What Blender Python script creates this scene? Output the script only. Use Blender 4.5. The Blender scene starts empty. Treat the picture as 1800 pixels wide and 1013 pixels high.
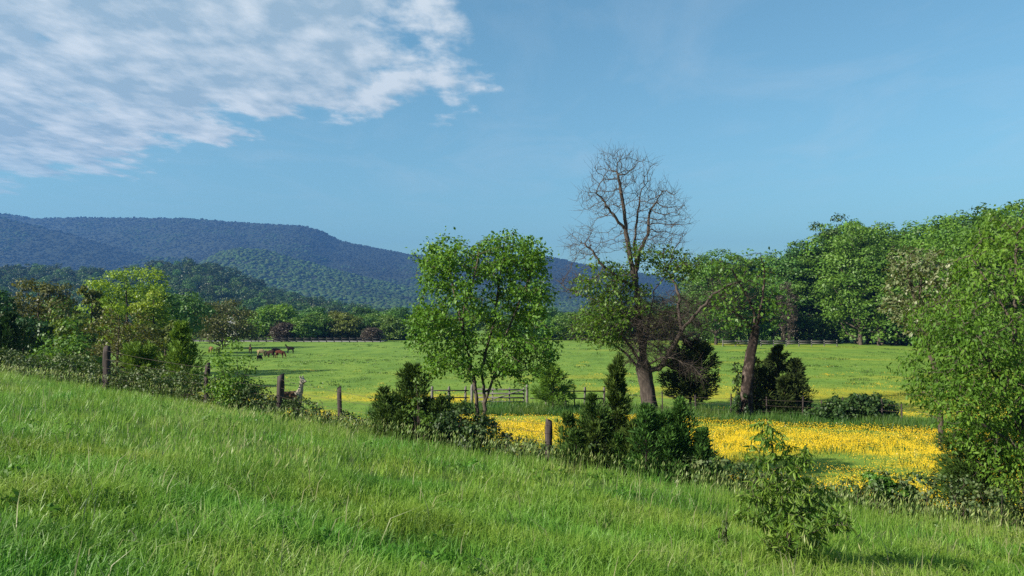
import bpy, math, numpy as np
from mathutils import Vector

# ------------------------------------------------------------------ camera, sky, sun, exposure
SC = bpy.context.scene
EYE = 7.0                                  # eye level; the hill under the camera is 1.65 m lower
SUN_AZ, SUN_EL = 244.0, 30.0               # azimuth clockwise from the view direction
SUN_STRENGTH, SKY_STRENGTH = 5.0, 0.074

cam_d = bpy.data.cameras.new('camera')
cam = bpy.data.objects.new('camera', cam_d)
SC.collection.objects.link(cam)
cam.location = (0, 0, EYE)
cam.rotation_euler = (math.radians(90 + 2.17), 0, 0)
cam_d.sensor_fit = 'HORIZONTAL'
cam_d.angle = 2 * math.atan(900 / 1413)
cam_d.clip_start, cam_d.clip_end = 0.05, 30000
SC.camera = cam

world = bpy.data.worlds.new('World')
SC.world = world
world.use_nodes = True


def node(nt, typ, **kw):
    n = nt.nodes.new(typ)
    for k, v in kw.items():
        if k.startswith('i_'):
            n.inputs[k[2:].replace('_', ' ')].default_value = v
        else:
            setattr(n, k, v)
    return n


CLOUD_DARK, CLOUD_LIT = (2.3, 3.2, 3.85), (4.75, 5.2, 5.45)


def build_world():
    nt = world.node_tree
    nt.nodes.clear()
    L = nt.links.new
    out = node(nt, 'ShaderNodeOutputWorld')
    bg = node(nt, 'ShaderNodeBackground')
    bg.inputs['Strength'].default_value = SKY_STRENGTH
    L(bg.outputs[0], out.inputs[0])
    sky = node(nt, 'ShaderNodeTexSky', sky_type='NISHITA')
    sky.sun_disc = False
    sky.sun_elevation = math.radians(SUN_EL)
    sky.sun_rotation = math.radians(SUN_AZ)
    sky.altitude = 200
    sky.air_density, sky.dust_density, sky.ozone_density = 1.0, 1.5, 1.3
    tint = node(nt, 'ShaderNodeMix', data_type='RGBA', blend_type='MULTIPLY')
    tint.inputs['Factor'].default_value = 1.0
    L(sky.outputs[0], tint.inputs['A'])
    tint.inputs['B'].default_value = (0.73, 1.05, 0.98, 1)
    # a broken cloud layer: the view direction is carried onto a level plane overhead
    tc = node(nt, 'ShaderNodeTexCoord')
    sep = node(nt, 'ShaderNodeSeparateXYZ')
    L(tc.outputs['Generated'], sep.inputs[0])

    def M(op, a, b=None, c=None, clamp=False):
        m = node(nt, 'ShaderNodeMath', operation=op, use_clamp=clamp)
        for i, v in enumerate((a, b, c)):
            if v is None:
                continue
            if isinstance(v, (int, float)):
                m.inputs[i].default_value = v
            else:
                L(v, m.inputs[i])
        return m.outputs[0]
    zc = M('MAXIMUM', sep.outputs['Z'], 0.03)
    qx = M('DIVIDE', sep.outputs['X'], zc)
    qy = M('DIVIDE', sep.outputs['Y'], zc)
    comb = node(nt, 'ShaderNodeCombineXYZ')
    L(qx, comb.inputs[0]); L(qy, comb.inputs[1])

    def noise(scale, detail, rough, off, sx=1.0, sy=1.0, dist=0.0, rot=0.0):
        mp = node(nt, 'ShaderNodeMapping')
        mp.inputs['Location'].default_value = off
        mp.inputs['Rotation'].default_value = (0, 0, rot)
        mp.inputs['Scale'].default_value = (sx, sy, 1)
        L(comb.outputs[0], mp.inputs[0])
        n = node(nt, 'ShaderNodeTexNoise')
        n.inputs['Scale'].default_value = scale
        n.inputs['Detail'].default_value = detail
        n.inputs['Roughness'].default_value = rough
        n.inputs['Distortion'].default_value = dist
        L(mp.outputs[0], n.inputs['Vector'])
        return n.outputs['Fac']
    # the deck lies towards the left: an edge running away from the viewer, ragged with noise
    e1 = M('SUBTRACT', 2.52, M('ADD', M('MULTIPLY', qx, 0.60), M('MULTIPLY', qy, 0.80)))
    e2 = M('MULTIPLY', M('ADD', qx, 0.22), -1.3)
    edge = M('MINIMUM', M('MULTIPLY', e1, 1.1), e2)
    edge = M('ADD', M('MINIMUM', edge, 0.55), 0.22)

    def density(ox, oy):
        big = noise(1.25, 2, 0.5, (3.1 + ox, 7.7 + oy, 0), 1, 0.62, 0.0)
        fine = noise(3.7, 7, 0.57, (0.4 + ox, 2.2 + oy, 0), 1, 0.60, 0.0, 0.0)
        return M('ADD', edge, M('ADD', M('MULTIPLY', M('SUBTRACT', big, 0.5), 1.5), M('MULTIPLY', M('SUBTRACT', fine, 0.5), 2.0)))
    dens = density(0, 0)
    dens_s = density(-0.055, -0.05)            # a step towards the sun
    ramp = node(nt, 'ShaderNodeMapRange', interpolation_type='SMOOTHSTEP')
    ramp.inputs['From Min'].default_value = 0.02
    ramp.inputs['From Max'].default_value = 0.46
    L(dens, ramp.inputs['Value'])
    low = node(nt, 'ShaderNodeMapRange', interpolation_type='SMOOTHSTEP')   # no deck right at the horizon
    low.inputs['From Min'].default_value = 0.08
    low.inputs['From Max'].default_value = 0.20
    L(sep.outputs['Z'], low.inputs['Value'])
    veil = M('MULTIPLY', M('MAXIMUM', M('SUBTRACT', noise(1.6, 5, 0.6, (9.0, 4.0, 0), 1, 0.5, 0.6, 0.4), 0.46), 0.0), 0.55)   # thin high wisps
    alpha = M('MULTIPLY', M('MAXIMUM', M('MULTIPLY', ramp.outputs[0], 0.93), veil), low.outputs[0])
    # sides turned to the sun are white, thick parts show their grey undersides
    lit = M('MULTIPLY_ADD', M('SUBTRACT', dens, dens_s), 1.55, 0.56)
    lit = M('SUBTRACT', lit, M('MULTIPLY', M('SUBTRACT', dens, 0.5), 0.55), clamp=True)
    cr = node(nt, 'ShaderNodeValToRGB')
    L(lit, cr.inputs[0])
    cr.color_ramp.elements[0].position = 0.15
    cr.color_ramp.elements[0].color = (CLOUD_DARK[0], CLOUD_DARK[1], CLOUD_DARK[2], 1)
    cr.color_ramp.elements[1].position = 0.95
    cr.color_ramp.elements[1].color = (CLOUD_LIT[0], CLOUD_LIT[1], CLOUD_LIT[2], 1)
    mix = node(nt, 'ShaderNodeMix', data_type='RGBA')
    L(alpha, mix.inputs['Factor'])
    L(tint.outputs['Result'], mix.inputs['A'])
    L(cr.outputs[0], mix.inputs['B'])
    L(mix.outputs['Result'], bg.inputs['Color'])


build_world()

sun_d = bpy.data.lights.new('sun', 'SUN')
sun_d.energy = SUN_STRENGTH
sun_d.angle = math.radians(0.53)
sun_d.color = (1.0, 0.93, 0.80)
sun = bpy.data.objects.new('sun', sun_d)
SC.collection.objects.link(sun)
_a, _e = math.radians(SUN_AZ), math.radians(SUN_EL)
to_sun = Vector((math.sin(_a) * math.cos(_e), math.cos(_a) * math.cos(_e), math.sin(_e)))
sun.rotation_euler = to_sun.to_track_quat('Z', 'Y').to_euler()
sun.location = (0, 0, 200)

vs = SC.view_settings
vs.view_transform = 'Standard'
vs.look = 'None'
vs.exposure = 1.2
vs.gamma = 1.0
vs.use_curve_mapping = False
cy = SC.cycles
cy.max_bounces = 5
cy.diffuse_bounces = 2
cy.glossy_bounces = 1
cy.transmission_bounces = 4
cy.transparent_max_bounces = 6
cy.volume_bounces = 0
cy.caustics_reflective = cy.caustics_refractive = False
cy.use_denoising = False
cy.sample_clamp_indirect = 4.0
cy.use_adaptive_sampling = False
SC.render.film_transparent = False

# ------------------------------------------------------------------ helpers
COL = SC.collection
F = 1413.0
HORIZON = 560.0


def vnoise(x, y, seed=0):
    """smooth value noise in 0..1"""
    x = np.asarray(x, float); y = np.asarray(y, float)
    xi, yi = np.floor(x).astype(np.int64), np.floor(y).astype(np.int64)
    fx, fy = x - xi, y - yi
    fx = fx * fx * (3 - 2 * fx); fy = fy * fy * (3 - 2 * fy)

    def h(a, b):
        n = (a * 374761393 + b * 668265263 + seed * 1274126177) & 0x7fffffff
        n = ((n ^ (n >> 13)) * 1274126177) & 0x7fffffff
        n = (n ^ (n >> 16)) & 0xffff
        return n / 65535.0
    a, b, c, d = h(xi, yi), h(xi + 1, yi), h(xi, yi + 1), h(xi + 1, yi + 1)
    return (a * (1 - fx) + b * fx) * (1 - fy) + (c * (1 - fx) + d * fx) * fy


def fbm(x, y, seed=0, oct=4):
    s, a, t = 0.0, 1.0, 0.0
    for k in range(oct):
        s = s + a * vnoise(x * 2 ** k, y * 2 ** k, seed + k * 17)
        t += a
        a *= 0.5
    return s / t


def sstep(a, b, x):
    t = np.clip((x - a) / (b - a), 0, 1)
    return t * t * (3 - 2 * t)


FENCE = np.array([(-90, 74), (-40, 42), (-21, 33), (-15, 30), (-7.5, 26), (1, 22), (4.8, 19.9), (6.8, 19.2), (8.6, 18.9), (11.8, 18.5), (20, 17.5), (40, 13), (90, 0)], float)


def fence_y(x):
    return np.interp(x, FENCE[:, 0], FENCE[:, 1])


def past_fence(x, y):
    return (y - fence_y(x)) * 0.88


def cross_y(x):
    """the cross fence, nearer towards one side"""
    return 46.9 - .38 * np.clip(np.asarray(x, float) - 2, 0, 30)


def field_z(x, y):
    z = -5.32 + 0.0012 * np.clip(y - 40, 0, 150)
    z = z + 0.25 * (fbm(x / 55, y / 55, 5, 2) - 0.5) * sstep(30, 70, y)
    return z


def gz(x, y):
    x = np.asarray(x, float); y = np.asarray(y, float)
    xs = 30 * np.tanh(x / 30 * 1.0) * 1.0
    xs = np.where(np.abs(x) < 18, x, np.sign(x) * (18 + 14 * np.tanh((np.abs(x) - 18) / 14)))
    ys = np.where(y > -25, y, -25 + 0 * y)
    hill = -1.65 - 0.125 * xs - 0.0966 * ys
    hill = hill + 0.16 * (fbm(x / 5.0, y / 5.0, 2, 2) - 0.5) * sstep(2, 7, np.hypot(x, y))
    t = sstep(0.4, 8.0, past_fence(x, y))
    return EYE + hill * (1 - t) + field_z(x, y) * t


def gz1(x, y):
    return float(gz(np.array([x]), np.array([y]))[0])


def at(px, d):
    """level position of something seen at photo column px, d metres ahead"""
    return (px - 900) / F * d, d


def top_h(py, d, x, y):
    """height over its ground of a thing whose top is at photo row py"""
    return EYE + (HORIZON - py) / F * d - gz1(x, y)


def link(o, parent=None):
    COL.objects.link(o)
    if parent is not None:
        o.parent = parent
    return o


def thing(name, label, cat, loc=(0, 0, 0), rotz=0.0, group=None):
    o = bpy.data.objects.new(name, None)
    o.empty_display_size = 0.3
    o.location = loc
    o.rotation_euler = (0, 0, rotz)
    o['label'] = label
    o['category'] = cat
    if group:
        o['group'] = group
    return link(o)


def part(name, me, parent, label=None):
    o = bpy.data.objects.new(name, me)
    if label:
        o['label'] = label
    return link(o, parent)


def mesh_np(name, V, Fq, mat, attrs=None, smooth=False):
    V = np.ascontiguousarray(V, np.float32); Fq = np.ascontiguousarray(Fq, np.int32)
    me = bpy.data.meshes.new(name)
    n, k = Fq.shape
    me.vertices.add(len(V))
    me.vertices.foreach_set('co', V.ravel())
    me.loops.add(n * k)
    me.loops.foreach_set('vertex_index', Fq.ravel())
    me.polygons.add(n)
    me.polygons.foreach_set('loop_start', np.arange(0, n * k, k, dtype=np.int32))
    if smooth:
        me.polygons.foreach_set('use_smooth', np.ones(n, bool))
    for an, (dom, typ, arr) in (attrs or {}).items():
        a = me.attributes.new(an, typ, dom)
        arr = np.ascontiguousarray(arr, np.float32 if typ != 'INT' else np.int32)
        a.data.foreach_set({'FLOAT': 'value', 'INT': 'value', 'FLOAT_VECTOR': 'vector', 'FLOAT_COLOR': 'color'}[typ], arr.ravel())
    me.update(calc_edges=True)
    for m in (mat if isinstance(mat, (list, tuple)) else [mat]):
        me.materials.append(m)
    return me


def join(parts):
    """[(V, F, tint)] -> one"""
    Vs, Fs, Ts, o = [], [], [], 0
    for V, f, t in parts:
        Vs.append(V); Fs.append(f + o); Ts.append(t)
        o += len(V)
    return np.concatenate(Vs), np.concatenate(Fs), np.concatenate(Ts)


def unit(v):
    return v / np.maximum(np.linalg.norm(v, axis=-1, keepdims=True), 1e-9)


def boxq(x0, x1, y0, y1, z0, z1):
    V = np.array([(x, y, z) for z in (z0, z1) for x, y in ((x0, y0), (x1, y0), (x1, y1), (x0, y1))], float)
    f = np.array([(3, 2, 1, 0), (4, 5, 6, 7), (0, 1, 5, 4), (1, 2, 6, 5), (2, 3, 7, 6), (3, 0, 4, 7)])
    return V, f


# ------------------------------------------------------------------ materials
def new_mat(name):
    m = bpy.data.materials.new(name)
    m.use_nodes = True
    m.node_tree.nodes.clear()
    return m, m.node_tree, m.node_tree.links.new


def ramp_node(nt, cols, pos=None):
    cr = node(nt, 'ShaderNodeValToRGB')
    els = cr.color_ramp.elements
    n = len(cols)
    pos = pos or [i / (n - 1) for i in range(n)]
    while len(els) < n:
        els.new(0.5)
    for e, c, p in zip(els, cols, pos):
        e.position = p
        e.color = (*c, 1)
    return cr


def leaf_mat(name, cols, trans=0.35, rough=0.5, spec=0.35, hue=0.03, tcol=(1.25, 1.15, 0.55)):
    """leaf colour from the per-leaf tint, varied a little between plants"""
    m, nt, L = new_mat(name)
    out = node(nt, 'ShaderNodeOutputMaterial')
    at_ = node(nt, 'ShaderNodeAttribute', attribute_name='tint')
    cr = ramp_node(nt, cols)
    L(at_.outputs['Fac'], cr.inputs[0])
    oi = node(nt, 'ShaderNodeObjectInfo')
    mr = node(nt, 'ShaderNodeMapRange')
    mr.inputs['To Min'].default_value = 0.5 - hue
    mr.inputs['To Max'].default_value = 0.5 + hue
    L(oi.outputs['Random'], mr.inputs['Value'])
    mv = node(nt, 'ShaderNodeMapRange')
    mv.inputs['To Min'].default_value = 0.85
    mv.inputs['To Max'].default_value = 1.15
    L(oi.outputs['Random'], mv.inputs['Value'])
    hs = node(nt, 'ShaderNodeHueSaturation')
    L(mr.outputs[0], hs.inputs['Hue'])
    L(mv.outputs[0], hs.inputs['Value'])
    L(cr.outputs[0], hs.inputs['Color'])
    p = node(nt, 'ShaderNodeBsdfPrincipled')
    L(hs.outputs[0], p.inputs['Base Color'])
    p.inputs['Roughness'].default_value = rough
    p.inputs['Specular IOR Level'].default_value = spec
    t = node(nt, 'ShaderNodeBsdfTranslucent')
    mx = node(nt, 'ShaderNodeMix', data_type='RGBA', blend_type='MULTIPLY')
    mx.inputs['Factor'].default_value = 1
    L(hs.outputs[0], mx.inputs['A'])
    mx.inputs['B'].default_value = (*tcol, 1)
    L(mx.outputs['Result'], t.inputs['Color'])
    ms = node(nt, 'ShaderNodeMixShader')
    ms.inputs[0].default_value = trans
    L(p.outputs[0], ms.inputs[1]); L(t.outputs[0], ms.inputs[2])
    L(ms.outputs[0], out.inputs[0])
    return m


def rough_mat(name, c1, c2, scale=6.0, stretch=(1, 1, 0.25), rough=0.9, bump=0.4, c3=None):
    """bark, weathered wood and the like: two tones broken by grain and knots"""
    m, nt, L = new_mat(name)
    out = node(nt, 'ShaderNodeOutputMaterial')
    tc = node(nt, 'ShaderNodeTexCoord')
    mp = node(nt, 'ShaderNodeMapping')
    mp.inputs['Scale'].default_value = stretch
    L(tc.outputs['Object'], mp.inputs[0])
    n = node(nt, 'ShaderNodeTexNoise')
    n.inputs['Scale'].default_value = scale
    n.inputs['Detail'].default_value = 6
    n.inputs['Roughness'].default_value = 0.65
    L(mp.outputs[0], n.inputs['Vector'])
    cols = [c1, c2] if c3 is None else [c1, c2, c3]
    cr = ramp_node(nt, cols, [0.32, 0.68] if c3 is None else [0.3, 0.52, 0.7])
    L(n.outputs['Fac'], cr.inputs[0])
    p = node(nt, 'ShaderNodeBsdfPrincipled')
    L(cr.outputs[0], p.inputs['Base Color'])
    p.inputs['Roughness'].default_value = rough
    p.inputs['Specular IOR Level'].default_value = 0.2
    b = node(nt, 'ShaderNodeBump')
    b.inputs['Strength'].default_value = bump
    b.inputs['Distance'].default_value = 0.03
    L(n.outputs['Fac'], b.inputs['Height'])
    L(b.outputs[0], p.inputs['Normal'])
    L(p.outputs[0], out.inputs[0])
    return m


def flat_mat(name, c, rough=0.7, metal=0.0, spec=0.4):
    m, nt, L = new_mat(name)
    out = node(nt, 'ShaderNodeOutputMaterial')
    p = node(nt, 'ShaderNodeBsdfPrincipled')
    n = node(nt, 'ShaderNodeTexNoise')
    n.inputs['Scale'].default_value = 3.0
    n.inputs['Detail'].default_value = 4
    mx = node(nt, 'ShaderNodeMix', data_type='RGBA')
    L(n.outputs['Fac'], mx.inputs['Factor'])
    mx.inputs['A'].default_value = (*[v * 0.8 for v in c], 1)
    mx.inputs['B'].default_value = (*[min(1, v * 1.15) for v in c], 1)
    L(mx.outputs['Result'], p.inputs['Base Color'])
    p.inputs['Roughness'].default_value = rough
    p.inputs['Metallic'].default_value = metal
    p.inputs['Specular IOR Level'].default_value = spec
    L(p.outputs[0], out.inputs[0])
    return m


MAT = dict(
    spring=leaf_mat('leaf_spring_green', [(.046, .112, .012), (.092, .195, .020), (.155, .275, .034)], .38, hue=.006),
    bright=leaf_mat('leaf_yellow_green', [(0.088, 0.150, 0.013), (0.162, 0.253, 0.019), (0.263, 0.350, 0.031)], .38),
    broad=leaf_mat('leaf_mid_green', [(.036, .092, .012), (.074, .165, .020), (.125, .235, .030)], .34, hue=.012),
    cool=leaf_mat('leaf_cool_green', [(0.028, 0.074, 0.017), (0.056, 0.133, 0.026), (0.097, 0.196, 0.034)], .30, hue=.014),
    dark=leaf_mat('leaf_dark_green', [(0.013, 0.034, 0.009), (0.029, 0.065, 0.013), (0.055, 0.104, 0.018)], .22),
    hillwood=leaf_mat('leaf_hill_wood', [(.012, .034, .012), (.026, .062, .018), (.048, .095, .024)], .25),
    olive=leaf_mat('leaf_olive_green', [(0.047, 0.074, 0.012), (0.086, 0.133, 0.016), (0.133, 0.180, 0.023)], .30),
    russet=leaf_mat('leaf_russet', [(.042, .054, .014), (.080, .092, .020), (.120, .140, .028)], .30, hue=.012),
    umber=leaf_mat('leaf_umber', [(0.039, 0.031, 0.026), (0.065, 0.049, 0.036), (0.098, 0.078, 0.046)], .22, hue=.01),
    blossom=leaf_mat('leaf_with_blossom', [(0.058, 0.104, 0.021), (0.104, 0.143, 0.046), (0.390, 0.416, 0.260)], .30, hue=.01),
    cedar=leaf_mat('needle_dark', [(.008, .017, .005), (.020, .040, .009), (.055, .095, .017)], .12, rough=.7, spec=.15),
    cedar_mid=leaf_mat('needle_green', [(.013, .030, .007), (.036, .072, .012), (.090, .155, .024)], .15, rough=.7, spec=.15),
    cedar_lit=leaf_mat('needle_olive', [(.038, .078, .013), (.100, .165, .022), (.190, .270, .038)], .25, rough=.7, spec=.15),  # pale olive needles
    bramble=leaf_mat('leaf_bramble', [(0.021, 0.047, 0.010), (0.049, 0.088, 0.018), (0.137, 0.163, 0.065)], .25, rough=.55, spec=.35, hue=.01),
    lance=leaf_mat('leaf_lance', [(.036, .090, .010), (.086, .178, .018), (.170, .275, .034)], .38, rough=.55, spec=.22, hue=.01),
    sapling=leaf_mat('leaf_sapling', [(.055, .125, .015), (.120, .230, .026), (.200, .320, .045)], .45, rough=.5, spec=.3, hue=.01),
    dry=leaf_mat('leaf_dry', [(0.091, 0.065, 0.029), (0.156, 0.111, 0.046), (0.234, 0.169, 0.065)], .25, hue=.01),
    bark=rough_mat('bark_grey_brown', (.030, .024, .018), (.115, .092, .070), 9, (1, 1, .22), bump=.7),
    bark_pale=rough_mat('bark_pale', (.026, .020, .017), (.095, .076, .064), 8, (1, 1, .3), bump=.5),
    bark_dark=rough_mat('bark_dark', (.014, .011, .009), (.050, .038, .030), 9, (1, 1, .25), bump=.6),
    bark_snag=rough_mat('bark_flaking', (.007, .005, .004), (.022, .015, .012), 4, (1, 1, .6), bump=1.0, c3=(.13, .10, .085)),
    twig=rough_mat('twig_brown', (.050, .036, .030), (.115, .088, .072), 4),
    post=rough_mat('weathered_post', (.018, .013, .012), (.085, .068, .064), 7, (1, 1, .15), bump=.6),
    rail=rough_mat('weathered_rail', (.075, .070, .062), (.190, .180, .160), 6, (.2, 1, 1)),
    rail_dark=rough_mat('dark_rail', (.016, .015, .014), (.040, .037, .034), 6, (.2, 1, 1)),
    wire=flat_mat('rusty_wire', (.090, .070, .058), .6, .5),
)


# ------------------------------------------------------------------ plant geometry
def leaves(P, D, N, Ln, W, fold=0.22):
    D = unit(D); N = unit(N - D * np.sum(N * D, -1, keepdims=True))
    S = np.cross(D, N)
    Ln = np.asarray(Ln)[:, None]; W = np.asarray(W)[:, None]
    m = P + D * Ln * 0.45
    V = np.stack([P, m + S * W * .5 + N * W * fold, P + D * Ln, m - S * W * .5 + N * W * fold], 1).reshape(-1, 3)
    f = np.arange(len(P) * 4).reshape(-1, 4)
    return V, f


def leaves_fine(P, D, N, Ln, W, droop=0.25, fold=0.25):
    """two half blades folded along a drooping midrib"""
    D = unit(D); N = unit(N - D * np.sum(N * D, -1, keepdims=True))
    S = np.cross(D, N)
    Ln = np.asarray(Ln)[:, None]; W = np.asarray(W)[:, None]
    m = P + D * Ln * .5 + N * Ln * droop * .12
    tip = P + D * Ln - N * Ln * droop * .35
    q = P + D * Ln * .42
    l = q + S * W * .5 + N * W * fold; r = q - S * W * .5 + N * W * fold
    V = np.stack([P, l, tip, r, m], 1).reshape(-1, 3)
    b = np.arange(len(P))[:, None] * 5
    f = np.concatenate([b + np.array([[0, 4, 2, 1]]), b + np.array([[0, 3, 2, 4]])], 1).reshape(-1, 4)
    return V, f


def rdir(rng, n):
    return unit(rng.normal(size=(n, 3)))


def clump_leaves(rng, C, R, per, size, width=0.6, up=0.35, shell=0.55, fine=False, spread=1.0, droop=0.3):
    """leaves through round tufts C,R; tufts differ in tone"""
    cnt = np.maximum(3, (per * (R / R.mean()) ** 2).astype(int))
    idx = np.repeat(np.arange(len(C)), cnt)
    n = len(idx)
    d = rdir(rng, n)
    d[:, 2] = np.where(d[:, 2] < -.35, -d[:, 2] * .6, d[:, 2])
    d = unit(d)
    rr = (shell + (1 - shell) * rng.random(n)) * (0.85 + .3 * rng.random(n)) * spread
    rr = np.where(rng.random(n) < .18, rng.random(n), rr)
    P = C[idx] + d * (R[idx] * rr)[:, None] * np.array([1, 1, .8])
    N = unit(d * .8 + rdir(rng, n) * .75 + np.array([0, 0, up]))
    D = np.cross(N, rdir(rng, n)); D[:, 2] -= droop
    s = size * (.65 + .7 * rng.random(n))
    tc = rng.random(len(C))
    tint = np.clip(.45 * tc[idx] + .55 * rng.random(n) + .12 * (d[:, 2]), 0, 1)
    if fine:
        V, f = leaves_fine(P, D, N, s, s * width)
        tint = np.repeat(tint, 2)
    else:
        V, f = leaves(P, D, N, s, s * width)
    return V, f, tint


def tubes(P, par, r, sides=5, flare=1.15):
    """branch tubes between each node and its parent"""
    P = np.asarray(P, float); par = np.asarray(par); r = np.asarray(r, float)
    k = np.nonzero(par >= 0)[0]
    a, b = P[par[k]], P[k]
    d = unit(b - a)
    ref = np.where(np.abs(d[:, 2:3]) > .9, np.array([[1., 0, 0]]), np.array([[0, 0, 1.]]))
    u = unit(np.cross(d, ref)); v = np.cross(d, u)
    th = np.arange(sides) / sides * 2 * math.pi
    ring = u[:, None] * np.cos(th)[None, :, None] + v[:, None] * np.sin(th)[None, :, None]
    ra = np.minimum(r[par[k]], r[k] * flare + .001); rb = r[k]
    A = a[:, None] + ring * ra[:, None, None]
    B = (b + d * (rb * .3)[:, None])[:, None] + ring * rb[:, None, None]
    V = np.concatenate([A, B], 1).reshape(-1, 3)
    base = (np.arange(len(k)) * 2 * sides)[:, None, None]
    i = np.arange(sides); j = (i + 1) % sides
    q = np.stack([i, j, j + sides, i + sides], 1)[None]
    return V, (base + q).reshape(-1, 4)


def chain(pts, n_between=3, rng=None, jit=0.0):
    """smooth polyline through control points"""
    pts = np.asarray(pts, float)
    out = [pts[0]]
    for i in range(len(pts) - 1):
        p0 = pts[max(i - 1, 0)]; p1 = pts[i]; p2 = pts[i + 1]; p3 = pts[min(i + 2, len(pts) - 1)]
        for k in range(1, n_between + 1):
            t = k / n_between
            q = .5 * ((2 * p1) + (-p0 + p2) * t + (2 * p0 - 5 * p1 + 4 * p2 - p3) * t * t + (-p0 + 3 * p1 - 3 * p2 + p3) * t ** 3)
            if rng is not None:
                q = q + rng.normal(size=3) * jit
            out.append(q)
    return np.array(out)


def thick_trunk(pts, radii, rng, sides=12, rough=.08, root=0.0):
    """trunk with a root flare and an uneven, ridged skin; a continuous tube"""
    pts = np.asarray(pts, float); n = len(pts)
    d = unit(np.gradient(pts, axis=0))
    ref = np.array([1., 0, 0])
    u = unit(np.cross(d, ref)); v = np.cross(d, u)
    th = np.arange(sides) / sides * 2 * math.pi
    ph = rng.random(sides) * 6.28
    V = []
    for i in range(n):
        rr = radii[i] * (1 + rough * np.sin(ph + i * .35) + rough * .8 * rng.normal(size=sides) * .5)
        if i < 3:
            rr = rr * (1 + root * (3 - i) / 3 * (1 + .4 * np.sin(th * 5 + 1)))
        V.append(pts[i] + u[i] * (np.cos(th) * rr)[:, None] + v[i] * (np.sin(th) * rr)[:, None])
    V = np.concatenate(V)
    f = []
    for i in range(n - 1):
        for j in range(sides):
            k = (j + 1) % sides
            f.append((i * sides + j, i * sides + k, (i + 1) * sides + k, (i + 1) * sides + j))
    c = len(V)
    V = np.vstack([V, pts[-1:] + d[-1:] * radii[-1] * .4])
    for j in range(0, sides, 2):
        f.append(((n - 1) * sides + j, (n - 1) * sides + (j + 1) % sides, (n - 1) * sides + (j + 2) % sides, c))
    return V, np.array(f)


def colonize(rng, A, P0, par0, step, infl, kill, iters=120, up=0.0, jit=.12):
    """branches that grow towards the points A, which is where leaves want to be"""
    P = np.array(P0, float); par = list(par0)
    A = np.asarray(A, float)
    dist = np.full(len(A), 1e9); near = np.zeros(len(A), int)

    def update(lo):
        nonlocal dist, near
        Q = P[lo:]
        for s in range(0, len(Q), 256):
            q = Q[s:s + 256]
            dd = np.linalg.norm(A[:, None] - q[None], axis=2)
            j = dd.argmin(1); m = dd[np.arange(len(A)), j]
            better = m < dist
            dist = np.where(better, m, dist); near = np.where(better, j + lo + s, near)
    update(0)
    for it in range(iters):
        keep = dist > kill
        A, dist, near = A[keep], dist[keep], near[keep]
        act = dist < infl
        if not act.any():
            break
        idx = near[act]
        d = unit(A[act] - P[idx])
        un, inv = np.unique(idx, return_inverse=True)
        acc = np.zeros((len(un), 3)); np.add.at(acc, inv, d)
        acc = unit(acc) + rng.normal(size=acc.shape) * jit + np.array([0, 0, up])
        new = P[un] + unit(acc) * step
        dd = np.array([np.min(np.linalg.norm(P - q, axis=1)) for q in new])
        ok = dd > step * .35
        if not ok.any():
            break
        lo = len(P)
        P = np.vstack([P, new[ok]]); par += list(un[ok])
        update(lo)
    return P, np.array(par)


def pipe_radii(P, par, tip=.006, p=2.4, rmax=None):
    n = len(P)
    acc = np.zeros(n); kids = np.zeros(n, int)
    r = np.zeros(n)
    for i in range(n - 1, -1, -1):
        r[i] = tip if kids[i] == 0 else acc[i] ** (1 / p)
        if par[i] >= 0:
            acc[par[i]] += r[i] ** p
            kids[par[i]] += 1
    if rmax:
        s = rmax / r[0]
        r = np.where(r > tip * 2, tip * 2 + (r - tip * 2) * (rmax - tip * 2) / max(r[0] - tip * 2, 1e-6), r)
    return r, kids


def in_ellipsoids(rng, ells, n):
    """points spread through a union of ellipsoids ((cx,cy,cz),(rx,ry,rz),weight)"""
    out = []
    tot = sum(e[2] for e in ells)
    for c, r, w in ells:
        m = int(n * w / tot)
        d = rdir(rng, m) * (rng.random(m) ** (1 / 2.2))[:, None]
        out.append(np.array(c) + d * np.array(r))
    return np.concatenate(out)


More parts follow.
